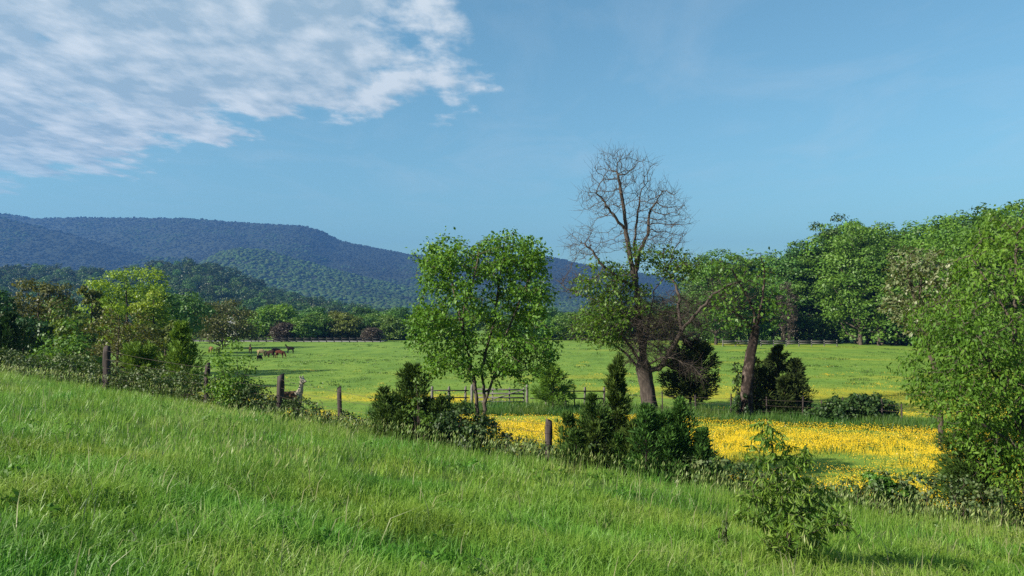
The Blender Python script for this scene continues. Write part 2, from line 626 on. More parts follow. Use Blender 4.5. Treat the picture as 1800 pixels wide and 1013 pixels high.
# a broad-leaved tree of tufts on limbs, for the middle distance and beyond
def tuft_tree(seed, h, w, kind='round', leaf=.3, n_clump=46, per=90, trunk_r=None, leafw=.65, clear=.22, gap=0.0):
    rng = np.random.default_rng(seed)
    if kind == 'round':
        cz, rz, rx = h * (.5 + clear * .5), h * (1 - clear) * .5, w * .5
    elif kind == 'tall':
        cz, rz, rx = h * (.5 + clear * .4), h * (1 - clear * .8) * .5, w * .5
    else:                                     # pine: tiers near the top of a bare trunk
        cz, rz, rx = h * .72, h * .28, w * .5
    C = []; tries = 0
    while len(C) < n_clump and tries < n_clump * 40:
        tries += 1
        d = rdir(rng, 1)[0]
        rr = .45 + .55 * rng.random() ** .6
        lump = .82 + .42 * vnoise(np.array([d[0] * 2.2 + seed]), np.array([d[2] * 2.2 + d[1] * 2]), seed)[0]
        p = np.array([d[0] * rx, d[1] * rx, d[2] * rz]) * rr * lump * .94
        if kind == 'round' and d[2] < -.3:
            p[2] *= .8
        if kind == 'pine':
            p[2] = round(p[2] / (h * .07)) * h * .07 + rng.normal() * h * .01
        p[2] += cz
        if all(np.linalg.norm(p - q) > w * .085 for q in C):
            C.append(p)
    C = np.array(C)
    R = w * (.12 + .09 * rng.random(len(C)))
    if kind == 'pine':
        V, f, t = clump_leaves(rng, C, R, per, leaf, leafw, up=.8)
        V[:, 2] = V[:, 2]
    else:
        V, f, t = clump_leaves(rng, C, R, per, leaf, leafw)
    if gap:
        keep = np.ones(len(f), bool)
        q = V[f[:, 0]]
        keep = vnoise(q[:, 0] / (w * .1) + 9, q[:, 2] / (w * .1) + q[:, 1] / (w * .13), seed) > gap
        f = f[keep]; t = t[keep]
    zc = h / max(V[:, 2].max(), .1)             # the top leaf reaches the full height
    V[:, 2] *= zc; C = C * np.array([1, 1, zc])
    # trunk and limbs
    tr = trunk_r or h * .018
    lean = rng.normal(size=2) * h * .02
    tp = chain([(0, 0, -.3), (lean[0] * .3, lean[1] * .3, h * .3), (lean[0], lean[1], h * .62), (lean[0] * 1.4, lean[1] * 1.2, h * .88)], 4)
    P = [tuple(q) for q in tp]; par = [-1] + list(range(len(tp) - 1))
    rad = list(np.linspace(tr, tr * .18, len(tp)))
    for c in C[::2]:
        hh = np.clip((c[2] - np.hypot(c[0], c[1]) * .55) / (h * .88), .15, .95)
        i0 = int(hh * (len(tp) - 1))
        a = tp[i0]
        r0 = max(tr * .10, rad[i0] * .42)
        mid = (a + c) / 2 + np.array([0, 0, -.04 * h]) + rng.normal(size=3) * w * .02
        pv = i0
        for q, rr in ((a * .5 + mid * .5, r0), (mid, r0 * .75), (c * .6 + mid * .4, r0 * .55), (c, r0 * .3)):
            P.append(tuple(q)); par.append(pv); rad.append(rr)
            pv = len(P) - 1
    TV, TF = tubes(P, par, rad, 6)
    return (V, f, t), (TV, TF)


def tree_meshes(name, data, leafmat, barkmat):
    (V, f, t), (TV, TF) = data
    crown = mesh_np(name + '_crown', V, f, MAT[leafmat], {'tint': ('FACE', 'FLOAT', t)})
    trunk = mesh_np(name + '_trunk', TV, TF, MAT[barkmat], smooth=True)
    return crown, trunk


def put_tree(name, label, cat, x, y, crown, trunk, rotz=0.0, scale=1.0, group=None, sink=0.0, parts=('trunk', 'crown')):
    o = thing(name, label, cat, (x, y, gz1(x, y) - sink), rotz, group)
    o.scale = (scale, scale, scale) if isinstance(scale, (int, float)) else scale
    part(parts[0], trunk, o)
    part(parts[1], crown, o)
    return o


# a juniper: steep feathery plumes round an axis, uneven in length
def cedar(seed, h, w, n=800, per=14, leaf=.125, lw=.22, shape='cone', clear=0.0, steep=.8):
    rng = np.random.default_rng(seed)
    K = max(56, n // 9)
    w = w * 1.22
    t = rng.random(K) ** (1.25 if shape in ('cone', 'spire') else .95)
    t[:14] = np.linspace(.5, .99, 14)
    if shape == 'cone':
        prof = (1 - t) ** .95 * np.minimum(1, .65 + t * 3) + .02
    elif shape == 'spire':
        prof = np.where(t < .34, 1.0 - t * 1.5, .27 * ((1 - t) / .66) ** .9) + .01
    elif shape == 'column':
        prof = np.sin(np.clip(t * .85 + .18, 0, 1) * math.pi) ** .6 * (1 - .35 * t)
    else:                                      # mound
        prof = np.sqrt(np.clip(1 - t * t, 0, 1)) + .05
    ang = rng.random(K) * 6.283
    L_ = w * .5 * prof * (.50 + .80 * rng.random(K)) + h * .015
    o = np.stack([np.cos(ang), np.sin(ang), np.zeros(K)], 1)
    st = steep * (.6 + .8 * rng.random(K)) * (1 + 1.4 * t)
    dirn = unit(o + np.array([0, 0, 1.]) * st[:, None])
    Lw = L_ / np.maximum(np.linalg.norm(dirn[:, :2], axis=1), .35)       # length that reaches the outline
    Lw = np.minimum(Lw, h * .42)
    z0 = h * (clear + (1 - clear) * t) - dirn[:, 2] * Lw * .75
    z0 = np.clip(z0, h * clear * .9, h * .9)
    base = np.stack([0 * z0, 0 * z0, z0], 1)
    # side sprays along each plume, leaflets along each spray
    m = int(n * per / K)
    i = np.repeat(np.arange(K), m)
    N_ = len(i)
    s = rng.random(N_) ** .7
    tip_z = np.minimum(base[i, 2] + dirn[i, 2] * s * Lw[i], h)
    C = base[i] + dirn[i] * (s * Lw[i])[:, None]
    C[:, 2] = tip_z
    fan = (.24 * (1.05 - s) + .05) * Lw[i] + .02
    off = rdir(rng, N_)
    off = unit(off - dirn[i] * np.sum(off * dirn[i], 1, keepdims=True) * .7)
    P = C + off * (fan * rng.random(N_) ** .6)[:, None]
    D = unit(dirn[i] * 1.0 + off * .6 + rng.normal(size=(N_, 3)) * .25 + np.array([0, 0, .1]))
    Nn = unit(off * .6 + rdir(rng, N_) * .8)
    ln = leaf * (.6 + .8 * rng.random(N_))
    V, f = leaves(P, D, Nn, ln, ln * lw, .1)
    V[:, 2] = np.maximum(V[:, 2], -.05)
    V[:, 2] *= np.where(V[:, 2] > 0, h / max(V[:, 2].max(), .1), 1)
    tc = rng.random(K)
    tint = np.clip(.30 * tc[i] + .3 * rng.random(N_) + .42 * s - .04, 0, 1)
    Pn = [(0, 0, -.2), (0, 0, h * .3), (0, 0, h * .6), (0, 0, h * .92)]; par = [-1, 0, 1, 2]
    rad = [h * .02, h * .016, h * .01, h * .003]
    for j in range(K):
        Pn.append((0, 0, base[j, 2])); par.append(0 if base[j, 2] < h * .3 else 1 if base[j, 2] < h * .6 else 2); rad.append(h * .004)
        q = base[j] + dirn[j] * Lw[j] * .85
        Pn.append((q[0], q[1], min(q[2], h * .97))); par.append(len(Pn) - 2); rad.append(h * .0016)
    TV, TF = tubes(Pn, par, rad, 5)
    return (V, f, tint), (TV, TF)


# a bush: canes from the ground carrying leafy tufts
def bush(seed, h, w, depth=None, leaf=.09, n_clump=40, per=70, leafw=.6, fine=False, base=.1, up=.35, canes=10):
    rng = np.random.default_rng(seed)
    depth = depth or w
    C = []
    while len(C) < n_clump:
        d = rdir(rng, 1)[0]
        d[2] = abs(d[2])
        rr = rng.random() ** .45
        p = np.array([d[0] * w * .5, d[1] * depth * .5, d[2] * h * (1 - base)]) * rr * .88
        p = p * (.88 + .34 * vnoise(np.array([d[0] * 2 + seed]), np.array([d[1] * 2 + d[2] * 2]), seed)[0])
        p[2] += h * base * .8
        C.append(p)
    C = np.array(C)
    R = min(w, h * 1.3) * (.09 + .08 * rng.random(len(C)))
    V, f, t = clump_leaves(rng, C, R, per, leaf, leafw, fine=fine, up=up)
    V[:, 2] = np.maximum(V[:, 2], .0) * h / max(V[:, 2].max(), .05)
    P, par, rad = [], [], []
    for c in C[:: max(1, len(C) // (canes * 2))]:
        b = np.array([c[0] * .25, c[1] * .25, -.1]) + rng.normal(size=3) * np.array([.05, .05, 0])
        mid = (b + c) / 2 + np.array([0, 0, h * .12])
        i0 = len(P)
        for q, rr in ((b, .016), (b * .5 + mid * .5, .013), (mid, .010), (c, .006)):
            P.append(tuple(q)); par.append(-1 if len(P) - 1 == i0 else len(P) - 2); rad.append(rr)
    TV, TF = tubes(P, par, rad, 5)
    return (V, f, t), (TV, TF)


# ------------------------------------------------------------------ scattering of uncountable stuff
def source_collection(name, meshes):
    c = bpy.data.collections.new(name)
    for i, me in enumerate(meshes):
        c.objects.link(bpy.data.objects.new('%s_%02d' % (name, i), me))
    return c


def scatter(name, label, cat, pts, rot, scl, idx, sources):
    pts = np.asarray(pts, np.float32)
    me = bpy.data.meshes.new(name)
    me.vertices.add(len(pts))
    me.vertices.foreach_set('co', pts.ravel())
    for an, typ, arr, key in (('rot', 'FLOAT_VECTOR', rot, 'vector'), ('scl', 'FLOAT_VECTOR', scl, 'vector'), ('pick', 'INT', idx, 'value')):
        a = me.attributes.new(an, typ, 'POINT')
        a.data.foreach_set(key, np.ascontiguousarray(arr, np.int32 if typ == 'INT' else np.float32).ravel())
    o = bpy.data.objects.new(name, me)
    link(o)
    o['kind'] = 'stuff'
    o['label'] = label
    o['category'] = cat
    ng = bpy.data.node_groups.new(name + '_scatter', 'GeometryNodeTree')
    ng.interface.new_socket('Geometry', in_out='INPUT', socket_type='NodeSocketGeometry')
    ng.interface.new_socket('Geometry', in_out='OUTPUT', socket_type='NodeSocketGeometry')
    gi = ng.nodes.new('NodeGroupInput'); go = ng.nodes.new('NodeGroupOutput')
    ci = ng.nodes.new('GeometryNodeCollectionInfo')
    ci.inputs['Collection'].default_value = source_collection(name + '_src', sources)
    ci.inputs['Separate Children'].default_value = True
    ci.inputs['Reset Children'].default_value = True
    ip = ng.nodes.new('GeometryNodeInstanceOnPoints')
    ip.inputs['Pick Instance'].default_value = True

    def na(nm, typ):
        n = ng.nodes.new('GeometryNodeInputNamedAttribute')
        n.data_type = typ
        n.inputs['Name'].default_value = nm
        return n.outputs['Attribute']
    L = ng.links.new
    L(gi.outputs[0], ip.inputs['Points'])
    L(ci.outputs[0], ip.inputs['Instance'])
    L(na('pick', 'INT'), ip.inputs['Instance Index'])
    L(na('rot', 'FLOAT_VECTOR'), ip.inputs['Rotation'])
    L(na('scl', 'FLOAT_VECTOR'), ip.inputs['Scale'])
    L(ip.outputs[0], go.inputs[0])
    md = o.modifiers.new('scatter', 'NODES')
    md.node_group = ng
    return o


def wedge_points(rng, n, d0, d1, umax=.78, power=1.0):
    """points ahead of the camera and well past the frame's sides; power<1 thins them with distance"""
    t = rng.random(n)
    d = (d0 ** power + t * (d1 ** power - d0 ** power)) ** (1 / power)
    u = (rng.random(n) * 2 - 1) * umax
    return u * d, d


# ------------------------------------------------------------------ ground
def yellow_density(x, y):
    """how thickly buttercups stand"""
    s = past_fence(x, y)
    n1 = fbm(x / 6.0 + 3, y / 2.4 + 8, 31, 4)
    n2 = fbm(x / 14.0, y / 6.0, 47, 3)
    near = sstep(.8, 3.0, s) * (1 - sstep(-4.6, -2.6, y - cross_y(x) + 1.6 * (n2 - .5)))
    near = near * sstep(-19, -12, x) * np.clip((n1 - .29 + .06 * sstep(4, 10, x)) * 3.8, 0, 1)
    far = sstep(.5, 3, y - cross_y(x)) * (1 - sstep(66, 88, y)) * np.clip((n2 - .40) * 4.0, 0, 1) * .60
    far = far * (.5 + .5 * sstep(-6, 12, x))
    far2 = sstep(70, 100, y) * np.clip((n2 - .50) * 4.0, 0, 1) * .45 * sstep(-5, 25, x)
    left = sstep(41, 43, y) * (1 - sstep(50, 60, y)) * np.clip((n1 - .36) * 3, 0, 1) * (1 - sstep(-4, 3, x)) * 1.3
    return np.clip(near + far + far2 + left, 0, 1)


def ground_material():
    m, nt, L = new_mat('ground_cover')
    out = node(nt, 'ShaderNodeOutputMaterial')
    geo = node(nt, 'ShaderNodeNewGeometry')

    def noise(scale, detail=5, rough=.6, sc=(1, 1, 1)):
        mp = node(nt, 'ShaderNodeMapping')
        mp.inputs['Scale'].default_value = sc
        L(geo.outputs['Position'], mp.inputs[0])
        n = node(nt, 'ShaderNodeTexNoise')
        n.inputs['Scale'].default_value = scale
        n.inputs['Detail'].default_value = detail
        n.inputs['Roughness'].default_value = rough
        L(mp.outputs[0], n.inputs['Vector'])
        return n.outputs['Fac']

    def mixc(fac, a, b):
        mx = node(nt, 'ShaderNodeMix', data_type='RGBA')
        L(fac, mx.inputs['Factor'])
        for s, v in (('A', a), ('B', b)):
            if isinstance(v, tuple):
                mx.inputs[s].default_value = (*v, 1)
            else:
                L(v, mx.inputs[s])
        return mx.outputs['Result']
    past = ramp_node(nt, [(.070, .140, .018), (.115, .200, .024), (.165, .240, .032)], [.30, .5, .70])
    L(noise(.35, 8, .7, (1, .45, 1)), past.inputs[0])
    tuss = ramp_node(nt, [(0, 0, 0), (1, 1, 1)], [.60, .70])
    L(noise(.55, 4, .6, (1, .5, 1)), tuss.inputs[0])
    col = mixc(tuss.outputs[0], past.outputs[0], (.080, .150, .022))
    hillc = ramp_node(nt, [(.050, .090, .014), (.095, .150, .022)], [.35, .65])
    L(noise(6.0), hillc.inputs[0])
    ah = node(nt, 'ShaderNodeAttribute', attribute_name='hillside')
    col = mixc(ah.outputs['Fac'], col, hillc.outputs[0])
    # buttercups too far or too small to see singly
    ay = node(nt, 'ShaderNodeAttribute', attribute_name='flowers')
    sp = node(nt, 'ShaderNodeMath', operation='SUBTRACT')
    L(noise(2.2, 8, .75, (1, .6, 1)), sp.inputs[0]); sp.inputs[1].default_value = .5
    ad = node(nt, 'ShaderNodeMath', operation='MULTIPLY_ADD')
    L(sp.outputs[0], ad.inputs[0]); ad.inputs[1].default_value = 1.3
    L(ay.outputs['Fac'], ad.inputs[2])
    mul = node(nt, 'ShaderNodeMath', operation='MULTIPLY', use_clamp=True)
    L(ad.outputs[0], mul.inputs[0]); L(ay.outputs['Fac'], mul.inputs[1])
    col = mixc(mul.outputs[0], col, (.58, .42, .014))
    p = node(nt, 'ShaderNodeBsdfPrincipled')
    L(col, p.inputs['Base Color'])
    p.inputs['Roughness'].default_value = .9
    p.inputs['Specular IOR Level'].default_value = .15
    b = node(nt, 'ShaderNodeBump')
    b.inputs['Strength'].default_value = .5
    b.inputs['Distance'].default_value = .12
    L(noise(1.6, 6, .7, (1, .6, 1)), b.inputs['Height'])
    L(b.outputs[0], p.inputs['Normal'])
    L(p.outputs[0], out.inputs[0])
    return m


def build_ground():
    r = np.concatenate([[0.0], np.geomspace(1.0, 4900, 230)])
    a1 = np.linspace(-48, 48, 340)
    a2 = np.linspace(48, 312, 110)[1:-1]
    ang = np.radians(np.concatenate([a1, a2]))
    nr, na = len(r), len(ang)
    R, A = np.meshgrid(r, ang, indexing='ij')
    X, Y = R * np.sin(A), R * np.cos(A)
    Z = gz(X.ravel(), Y.ravel())
    V = np.stack([X.ravel(), Y.ravel(), Z], 1)
    i, j = np.meshgrid(np.arange(nr - 1), np.arange(na), indexing='ij')
    k = (j + 1) % na
    f = np.stack([i * na + j, i * na + k, (i + 1) * na + k, (i + 1) * na + j], -1).reshape(-1, 4)[:, ::-1]
    hs = 1 - sstep(0, 2.0, past_fence(V[:, 0], V[:, 1]))
    fl = yellow_density(V[:, 0], V[:, 1])
    me = mesh_np('ground', V, f, ground_material(), {'hillside': ('POINT', 'FLOAT', hs), 'flowers': ('POINT', 'FLOAT', fl)}, smooth=True)
    o = link(bpy.data.objects.new('ground', me))
    o['kind'] = 'structure'
    o['label'] = 'grassy hillside falling to a flat pasture'


build_ground()


# ------------------------------------------------------------------ mountains and wooded hill
def ridge(pts, depth):
    pts = np.array(pts, float)
    return (pts[:, 0] - 900) / F * depth, (HORIZON - pts[:, 1]) / F * depth


MAIN = ridge([(-900, 392), (-400, 380), (-150, 372), (0, 372), (60, 381), (130, 379), (330, 381), (420, 388), (530, 394), (560, 401), (600, 421), (650, 431), (720, 445), (800, 447), (900, 446), (965, 448), (1030, 463), (1100, 474), (1200, 490), (1350, 507), (1600, 520), (2600, 530)], 3300)
LEFT = ridge([(-1100, 400), (-500, 365), (-200, 368), (0, 378), (60, 393), (130, 410), (230, 440), (300, 463), (370, 488), (440, 512), (600, 560)], 2600)
SPUR = ridge([(250, 520), (330, 473), (385, 440), (420, 432), (460, 436), (520, 452), (600, 474), (680, 494), (760, 512), (900, 530), (1000, 536), (1120, 545), (1300, 556)], 2150)
GREEN2 = ridge([(150, 545), (215, 468), (240, 452), (280, 448), (320, 452), (350, 475), (400, 540)], 2380)
HILL = ridge([(-500, 481), (-200, 477), (0, 477), (100, 478), (190, 483), (240, 478), (290, 468), (335, 465), (375, 470), (420, 486), (460, 506), (520, 526), (600, 542), (690, 560), (800, 566), (1400, 570)], 860)


def ridge_h(x, y, prof, depth, front, back, seed, spur=.3, pw=1.25):
    # walls of a ridge whose crest runs across the view at this depth
    wob = (fbm(x / (front * .45), y / (front * .9), seed, 3) - .5)
    yc = depth
    H = np.interp(x * depth / np.maximum(y, 1) * .6 + x * .4, *prof)
    t = np.where(y < yc, (yc - y) / front, (y - yc) / back)
    t = t * (1 + spur * wob * 4 * np.clip(t * (1.15 - t), 0, 1))
    h = H * np.clip(1 - t, 0, 1) ** pw
    h = h + H * .20 * (fbm(x / (front * .16), y / (front * .2), seed + 3, 3) - .5) * np.clip(t * 3, 0, 1) * np.clip(1 - t, 0, 1)
    return h


def mountain_h(x, y):
    a = ridge_h(x, y, MAIN, 3300, 1500, 1300, 3, .45)
    b = ridge_h(x, y, LEFT, 2600, 900, 500, 11, .35)
    c = ridge_h(x, y, SPUR, 2150, 900, 900, 23, .3, 1.1)
    d = ridge_h(x, y, GREEN2, 2380, 500, 500, 29, .2, 1.1)
    return np.maximum(np.maximum(a, b), np.maximum(c, d)), np.argmax(np.stack([a, b, c, d]), 0)


def height_mesh(name, label, xs, ys, hf, mat, z0, skirt):
    X, Y = np.meshgrid(xs, ys, indexing='ij')
    H = hf(X.ravel(), Y.ravel())
    V = np.stack([X.ravel(), Y.ravel(), z0 + H - skirt * (H < .5)], 1)
    nx, ny = len(xs), len(ys)
    i, j = np.meshgrid(np.arange(nx - 1), np.arange(ny - 1), indexing='ij')
    f = np.stack([i * ny + j, (i + 1) * ny + j, (i + 1) * ny + j + 1, i * ny + j + 1], -1).reshape(-1, 4)
    o = link(bpy.data.objects.new(name, mesh_np(name, V, f, mat, smooth=True)))
    o['kind'] = 'structure'
    o['label'] = label
    return o


forest_floor = rough_mat('forest_floor', (.016, .022, .012), (.030, .040, .018), .05, (1, 1, 1), bump=.2)
Z_PLAIN = EYE - 5.2
height_mesh('mountain', 'long wooded mountain ridge across the skyline', np.linspace(-3900, 3600, 240), np.linspace(1250, 4500, 130),
            lambda x, y: mountain_h(x, y)[0], forest_floor, Z_PLAIN, 6)
height_mesh('wooded_hill', 'low dark hill covered in trees before the mountain', np.linspace(-1000, 700, 150), np.linspace(420, 1300, 70),
            lambda x, y: ridge_h(x, y, HILL, 860, 420, 380, 41, .35), forest_floor, Z_PLAIN - .5, 6)


def blob_crown(seed, sub=2):
    """a small bumpy crown for a wood seen from kilometres away"""
    import bmesh
    bm = bmesh.new()
    bmesh.ops.create_icosphere(bm, subdivisions=sub, radius=1)
    V = np.array([v.co[:] for v in bm.verts]); f = np.array([[v.index for v in q.verts] for q in bm.faces])
    bm.free()
    n = .72 + .55 * vnoise(V[:, 0] * 2.1 + seed * 3 + V[:, 2], V[:, 1] * 2.1 + V[:, 2] * 1.7, seed)
    V = V * n[:, None]
    V[:, 2] = V[:, 2] * 1.1 + .5
    rng = np.random.default_rng(seed)
    return V, f, rng.random(len(f)) * .6 + .2


def blob_mesh(seed, mat, sub=2):
    V, f, t = blob_crown(seed, sub)
    return mesh_np('far_crown', V, f, mat, {'tint': ('FACE', 'FLOAT', t)})


far_shadowed = leaf_mat('far_wood_shadowed', [(.012, .016, .013), (.020, .024, .017), (.032, .036, .022)], .0, rough=.9, spec=.05, hue=.02)  # cloud shadow over the upper slopes, painted as a darker crown tone
far_sunlit = leaf_mat('far_wood_sunlit', [(.026, .052, .016), (.044, .080, .021), (.070, .110, .027)], .0, rough=.9, spec=.05, hue=.02)  # sunlit patches of the slopes, painted as a lighter green
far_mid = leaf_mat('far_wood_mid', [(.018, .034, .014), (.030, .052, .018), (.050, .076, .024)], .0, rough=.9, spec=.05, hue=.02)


def build_mountain_forest():
    rng = np.random.default_rng(77)
    src = [blob_mesh(s, m, 1) for m in (far_shadowed, far_sunlit, far_mid) for s in (1, 2, 3, 4)]
    n = 105000
    y = 1350 + rng.random(n) * 2010
    x = (rng.random(n) * 2 - 1) * .80 * y
    h, which = mountain_h(x, y)
    ok = h > 3
    x, y, h, which = x[ok], y[ok], h[ok], which[ok]
    # cloud shadow put into crown colour: dark leafless tone above, sunlit fresh green lower
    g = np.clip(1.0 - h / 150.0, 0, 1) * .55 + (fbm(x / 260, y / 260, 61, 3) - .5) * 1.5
    g = g + np.where(which == 2, .30 - .2 * sstep(-250, 150, x), 0) + np.where(which == 3, .45, 0) - np.where(which == 1, .25, 0)  # spur and green hump coloured as sunlit, the left ridge as shadowed
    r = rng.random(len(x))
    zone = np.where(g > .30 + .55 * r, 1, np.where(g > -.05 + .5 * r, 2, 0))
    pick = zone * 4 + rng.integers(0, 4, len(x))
    s = 4.6 * (.55 + .7 * rng.random(len(x))) * np.where(zone == 0, .9, 1.1)
    s = s * np.where(rng.random(len(x)) < .2, 1.35, 1.0)
    scl = np.stack([s, s, s * (.30 + .30 * rng.random(len(x)))], 1)
    pts = np.stack([x, y, Z_PLAIN + h - 1], 1)
    rot = np.stack([rng.normal(size=len(x)) * .2, rng.normal(size=len(x)) * .2, rng.random(len(x)) * 6.28], 1)
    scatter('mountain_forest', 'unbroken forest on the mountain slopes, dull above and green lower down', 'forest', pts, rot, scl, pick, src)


def build_hill_forest():
    rng = np.random.default_rng(5)
    src = []
    for s, lm in ((1, 'hillwood'), (2, 'hillwood'), (3, 'cool'), (4, 'dark'), (5, 'hillwood'), (6, 'dark')):
        (V, f, t), _ = tuft_tree(900 + s, 12, 9.5, 'round', .85, 30, 28, clear=.12)
        src.append(mesh_np('hill_crown', V, f, MAT[lm], {'tint': ('FACE', 'FLOAT', t)}))
    n = 5200
    y = 430 + rng.random(n) * 440
    x = (rng.random(n) * 2 - 1) * .80 * y
    h = ridge_h(x, y, HILL, 860, 420, 380, 41, .35)
    ok = (h > .8) | (y > 700)
    x, y, h = x[ok], y[ok], h[ok]
    s = .75 + .6 * rng.random(len(x))
    scl = np.stack([s, s, s * (.85 + .3 * rng.random(len(x)))], 1)
    rot = np.stack([0 * x, 0 * x, rng.random(len(x)) * 6.28], 1)
    pick = np.where(rng.random(len(x)) < .12, 2, rng.integers(0, 6, len(x)))
    scatter('hill_forest', 'closed dark green woodland covering the low hill', 'forest', np.stack([x, y, Z_PLAIN + h - 1.5], 1), rot, scl, pick, src)


build_mountain_forest()
build_hill_forest()


# ------------------------------------------------------------------ grass and flowers
def grass_mat(name, cols, straw, patch=(.8, 1.25), trans=.40):
    m, nt, L = new_mat(name)
    out = node(nt, 'ShaderNodeOutputMaterial')
    a = node(nt, 'ShaderNodeAttribute', attribute_name='tint')
    cr = ramp_node(nt, cols + [straw], [0, .35, .8, 1.0])
    L(a.outputs['Fac'], cr.inputs[0])
    geo = node(nt, 'ShaderNodeNewGeometry')
    n = node(nt, 'ShaderNodeTexNoise')
    n.inputs['Scale'].default_value = .42
    n.inputs['Detail'].default_value = 3
    L(geo.outputs['Position'], n.inputs['Vector'])
    mh = node(nt, 'ShaderNodeMapRange')
    mh.inputs['From Min'].default_value, mh.inputs['From Max'].default_value = .3, .7
    mh.inputs['To Min'].default_value, mh.inputs['To Max'].default_value = .478, .532
    L(n.outputs['Fac'], mh.inputs['Value'])
    oi = node(nt, 'ShaderNodeObjectInfo')
    mv = node(nt, 'ShaderNodeMapRange')
    mv.inputs['To Min'].default_value, mv.inputs['To Max'].default_value = patch
    L(oi.outputs['Random'], mv.inputs['Value'])
    hs = node(nt, 'ShaderNodeHueSaturation')
    L(mh.outputs[0], hs.inputs['Hue']); L(mv.outputs[0], hs.inputs['Value']); L(cr.outputs[0], hs.inputs['Color'])
    p = node(nt, 'ShaderNodeBsdfPrincipled')
    L(hs.outputs[0], p.inputs['Base Color'])
    p.inputs['Roughness'].default_value = .45
    p.inputs['Specular IOR Level'].default_value = .35
    t = node(nt, 'ShaderNodeBsdfTranslucent')
    L(hs.outputs[0], t.inputs['Color'])
    ms = node(nt, 'ShaderNodeMixShader')
    ms.inputs[0].default_value = trans
    L(p.outputs[0], ms.inputs[1]); L(t.outputs[0], ms.inputs[2])
    L(ms.outputs[0], out.inputs[0])
    return m


def blades(rng, x, y, h, w, bend=.5, wind=(.10, .02), two=True, zoff=-.03):
    """tapering bent strips standing on the ground at x, y"""
    n = len(x)
    B = np.stack([x, y, gz(x, y) + zoff], 1)
    th = rng.random(n) * 6.283
    lean = np.stack([np.cos(th), np.sin(th)], 1) * (bend * rng.random(n))[:, None] + np.array(wind)
    fa = rng.random(n) * 3.14
    S = np.stack([np.cos(fa), np.sin(fa) * .6, 0 * fa], 1) * w[:, None]
    t = B + np.concatenate([lean * (.95 * h)[:, None], (h * (.98 - .28 * np.linalg.norm(lean, axis=1)))[:, None]], 1)
    if two:
        m = B + np.concatenate([lean * (.32 * h)[:, None], (h * .58)[:, None]], 1)
        V = np.stack([B - S * .4, B + S * .4, m + S * .5, m - S * .5, t + S * .08, t - S * .08], 1).reshape(-1, 3)
        b = np.arange(n)[:, None] * 6
        f = np.concatenate([b + np.array([[0, 1, 2, 3]]), b + np.array([[3, 2, 4, 5]])], 1).reshape(-1, 4)
    else:
        V = np.stack([B - S * .5, B + S * .5, t + S * .12, t - S * .12], 1).reshape(-1, 3)
        f = np.arange(n * 4).reshape(-1, 4)
    return V, f, t


def tufted(rng, x, y, per, spread):
    """each point becomes a tuft of per points"""
    n = len(x) * per
    a = rng.random(n) * 6.283
    r = np.repeat(spread, per) * rng.random(n) ** .7 if np.ndim(spread) else spread * rng.random(n) ** .7
    return np.repeat(x, per) + np.cos(a) * r, np.repeat(y, per) + np.sin(a) * r


def stuff_mesh(name, label, cat, parts, mats):
    """[(V, F, tint, material slot)] -> one mesh of uncountable small blades"""
    V, f, t = join([p[:3] for p in parts])
    me = mesh_np(name, V, f, mats, {'tint': ('FACE', 'FLOAT', t)})
    if len(mats) > 1:
        me.polygons.foreach_set('material_index', np.concatenate([np.full(len(p[1]), p[3], np.int32) for p in parts]))
    o = link(bpy.data.objects.new(name, me))
    o['kind'] = 'stuff'
    o['label'] = label
    o['category'] = cat
    return o


GRASS = grass_mat('meadow_grass', [(.054, .138, .018), (.138, .266, .028), (.240, .378, .052)], (.32, .32, .15), trans=.50)
PASTURE = grass_mat('pasture_grass', [(.080, .160, .016), (.135, .225, .024), (.185, .265, .032)], (.22, .20, .05), trans=.45)
VERGE = grass_mat('verge_grass', [(.034, .085, .014), (.062, .130, .018), (.100, .175, .028)], (.22, .19, .09), trans=.4)
petal = leaf_mat('buttercup_petal', [(.50, .32, .005), (.61, .41, .007), (.71, .51, .011)], .22, rough=.35, spec=.4, hue=.004, tcol=(1, 1, 1))


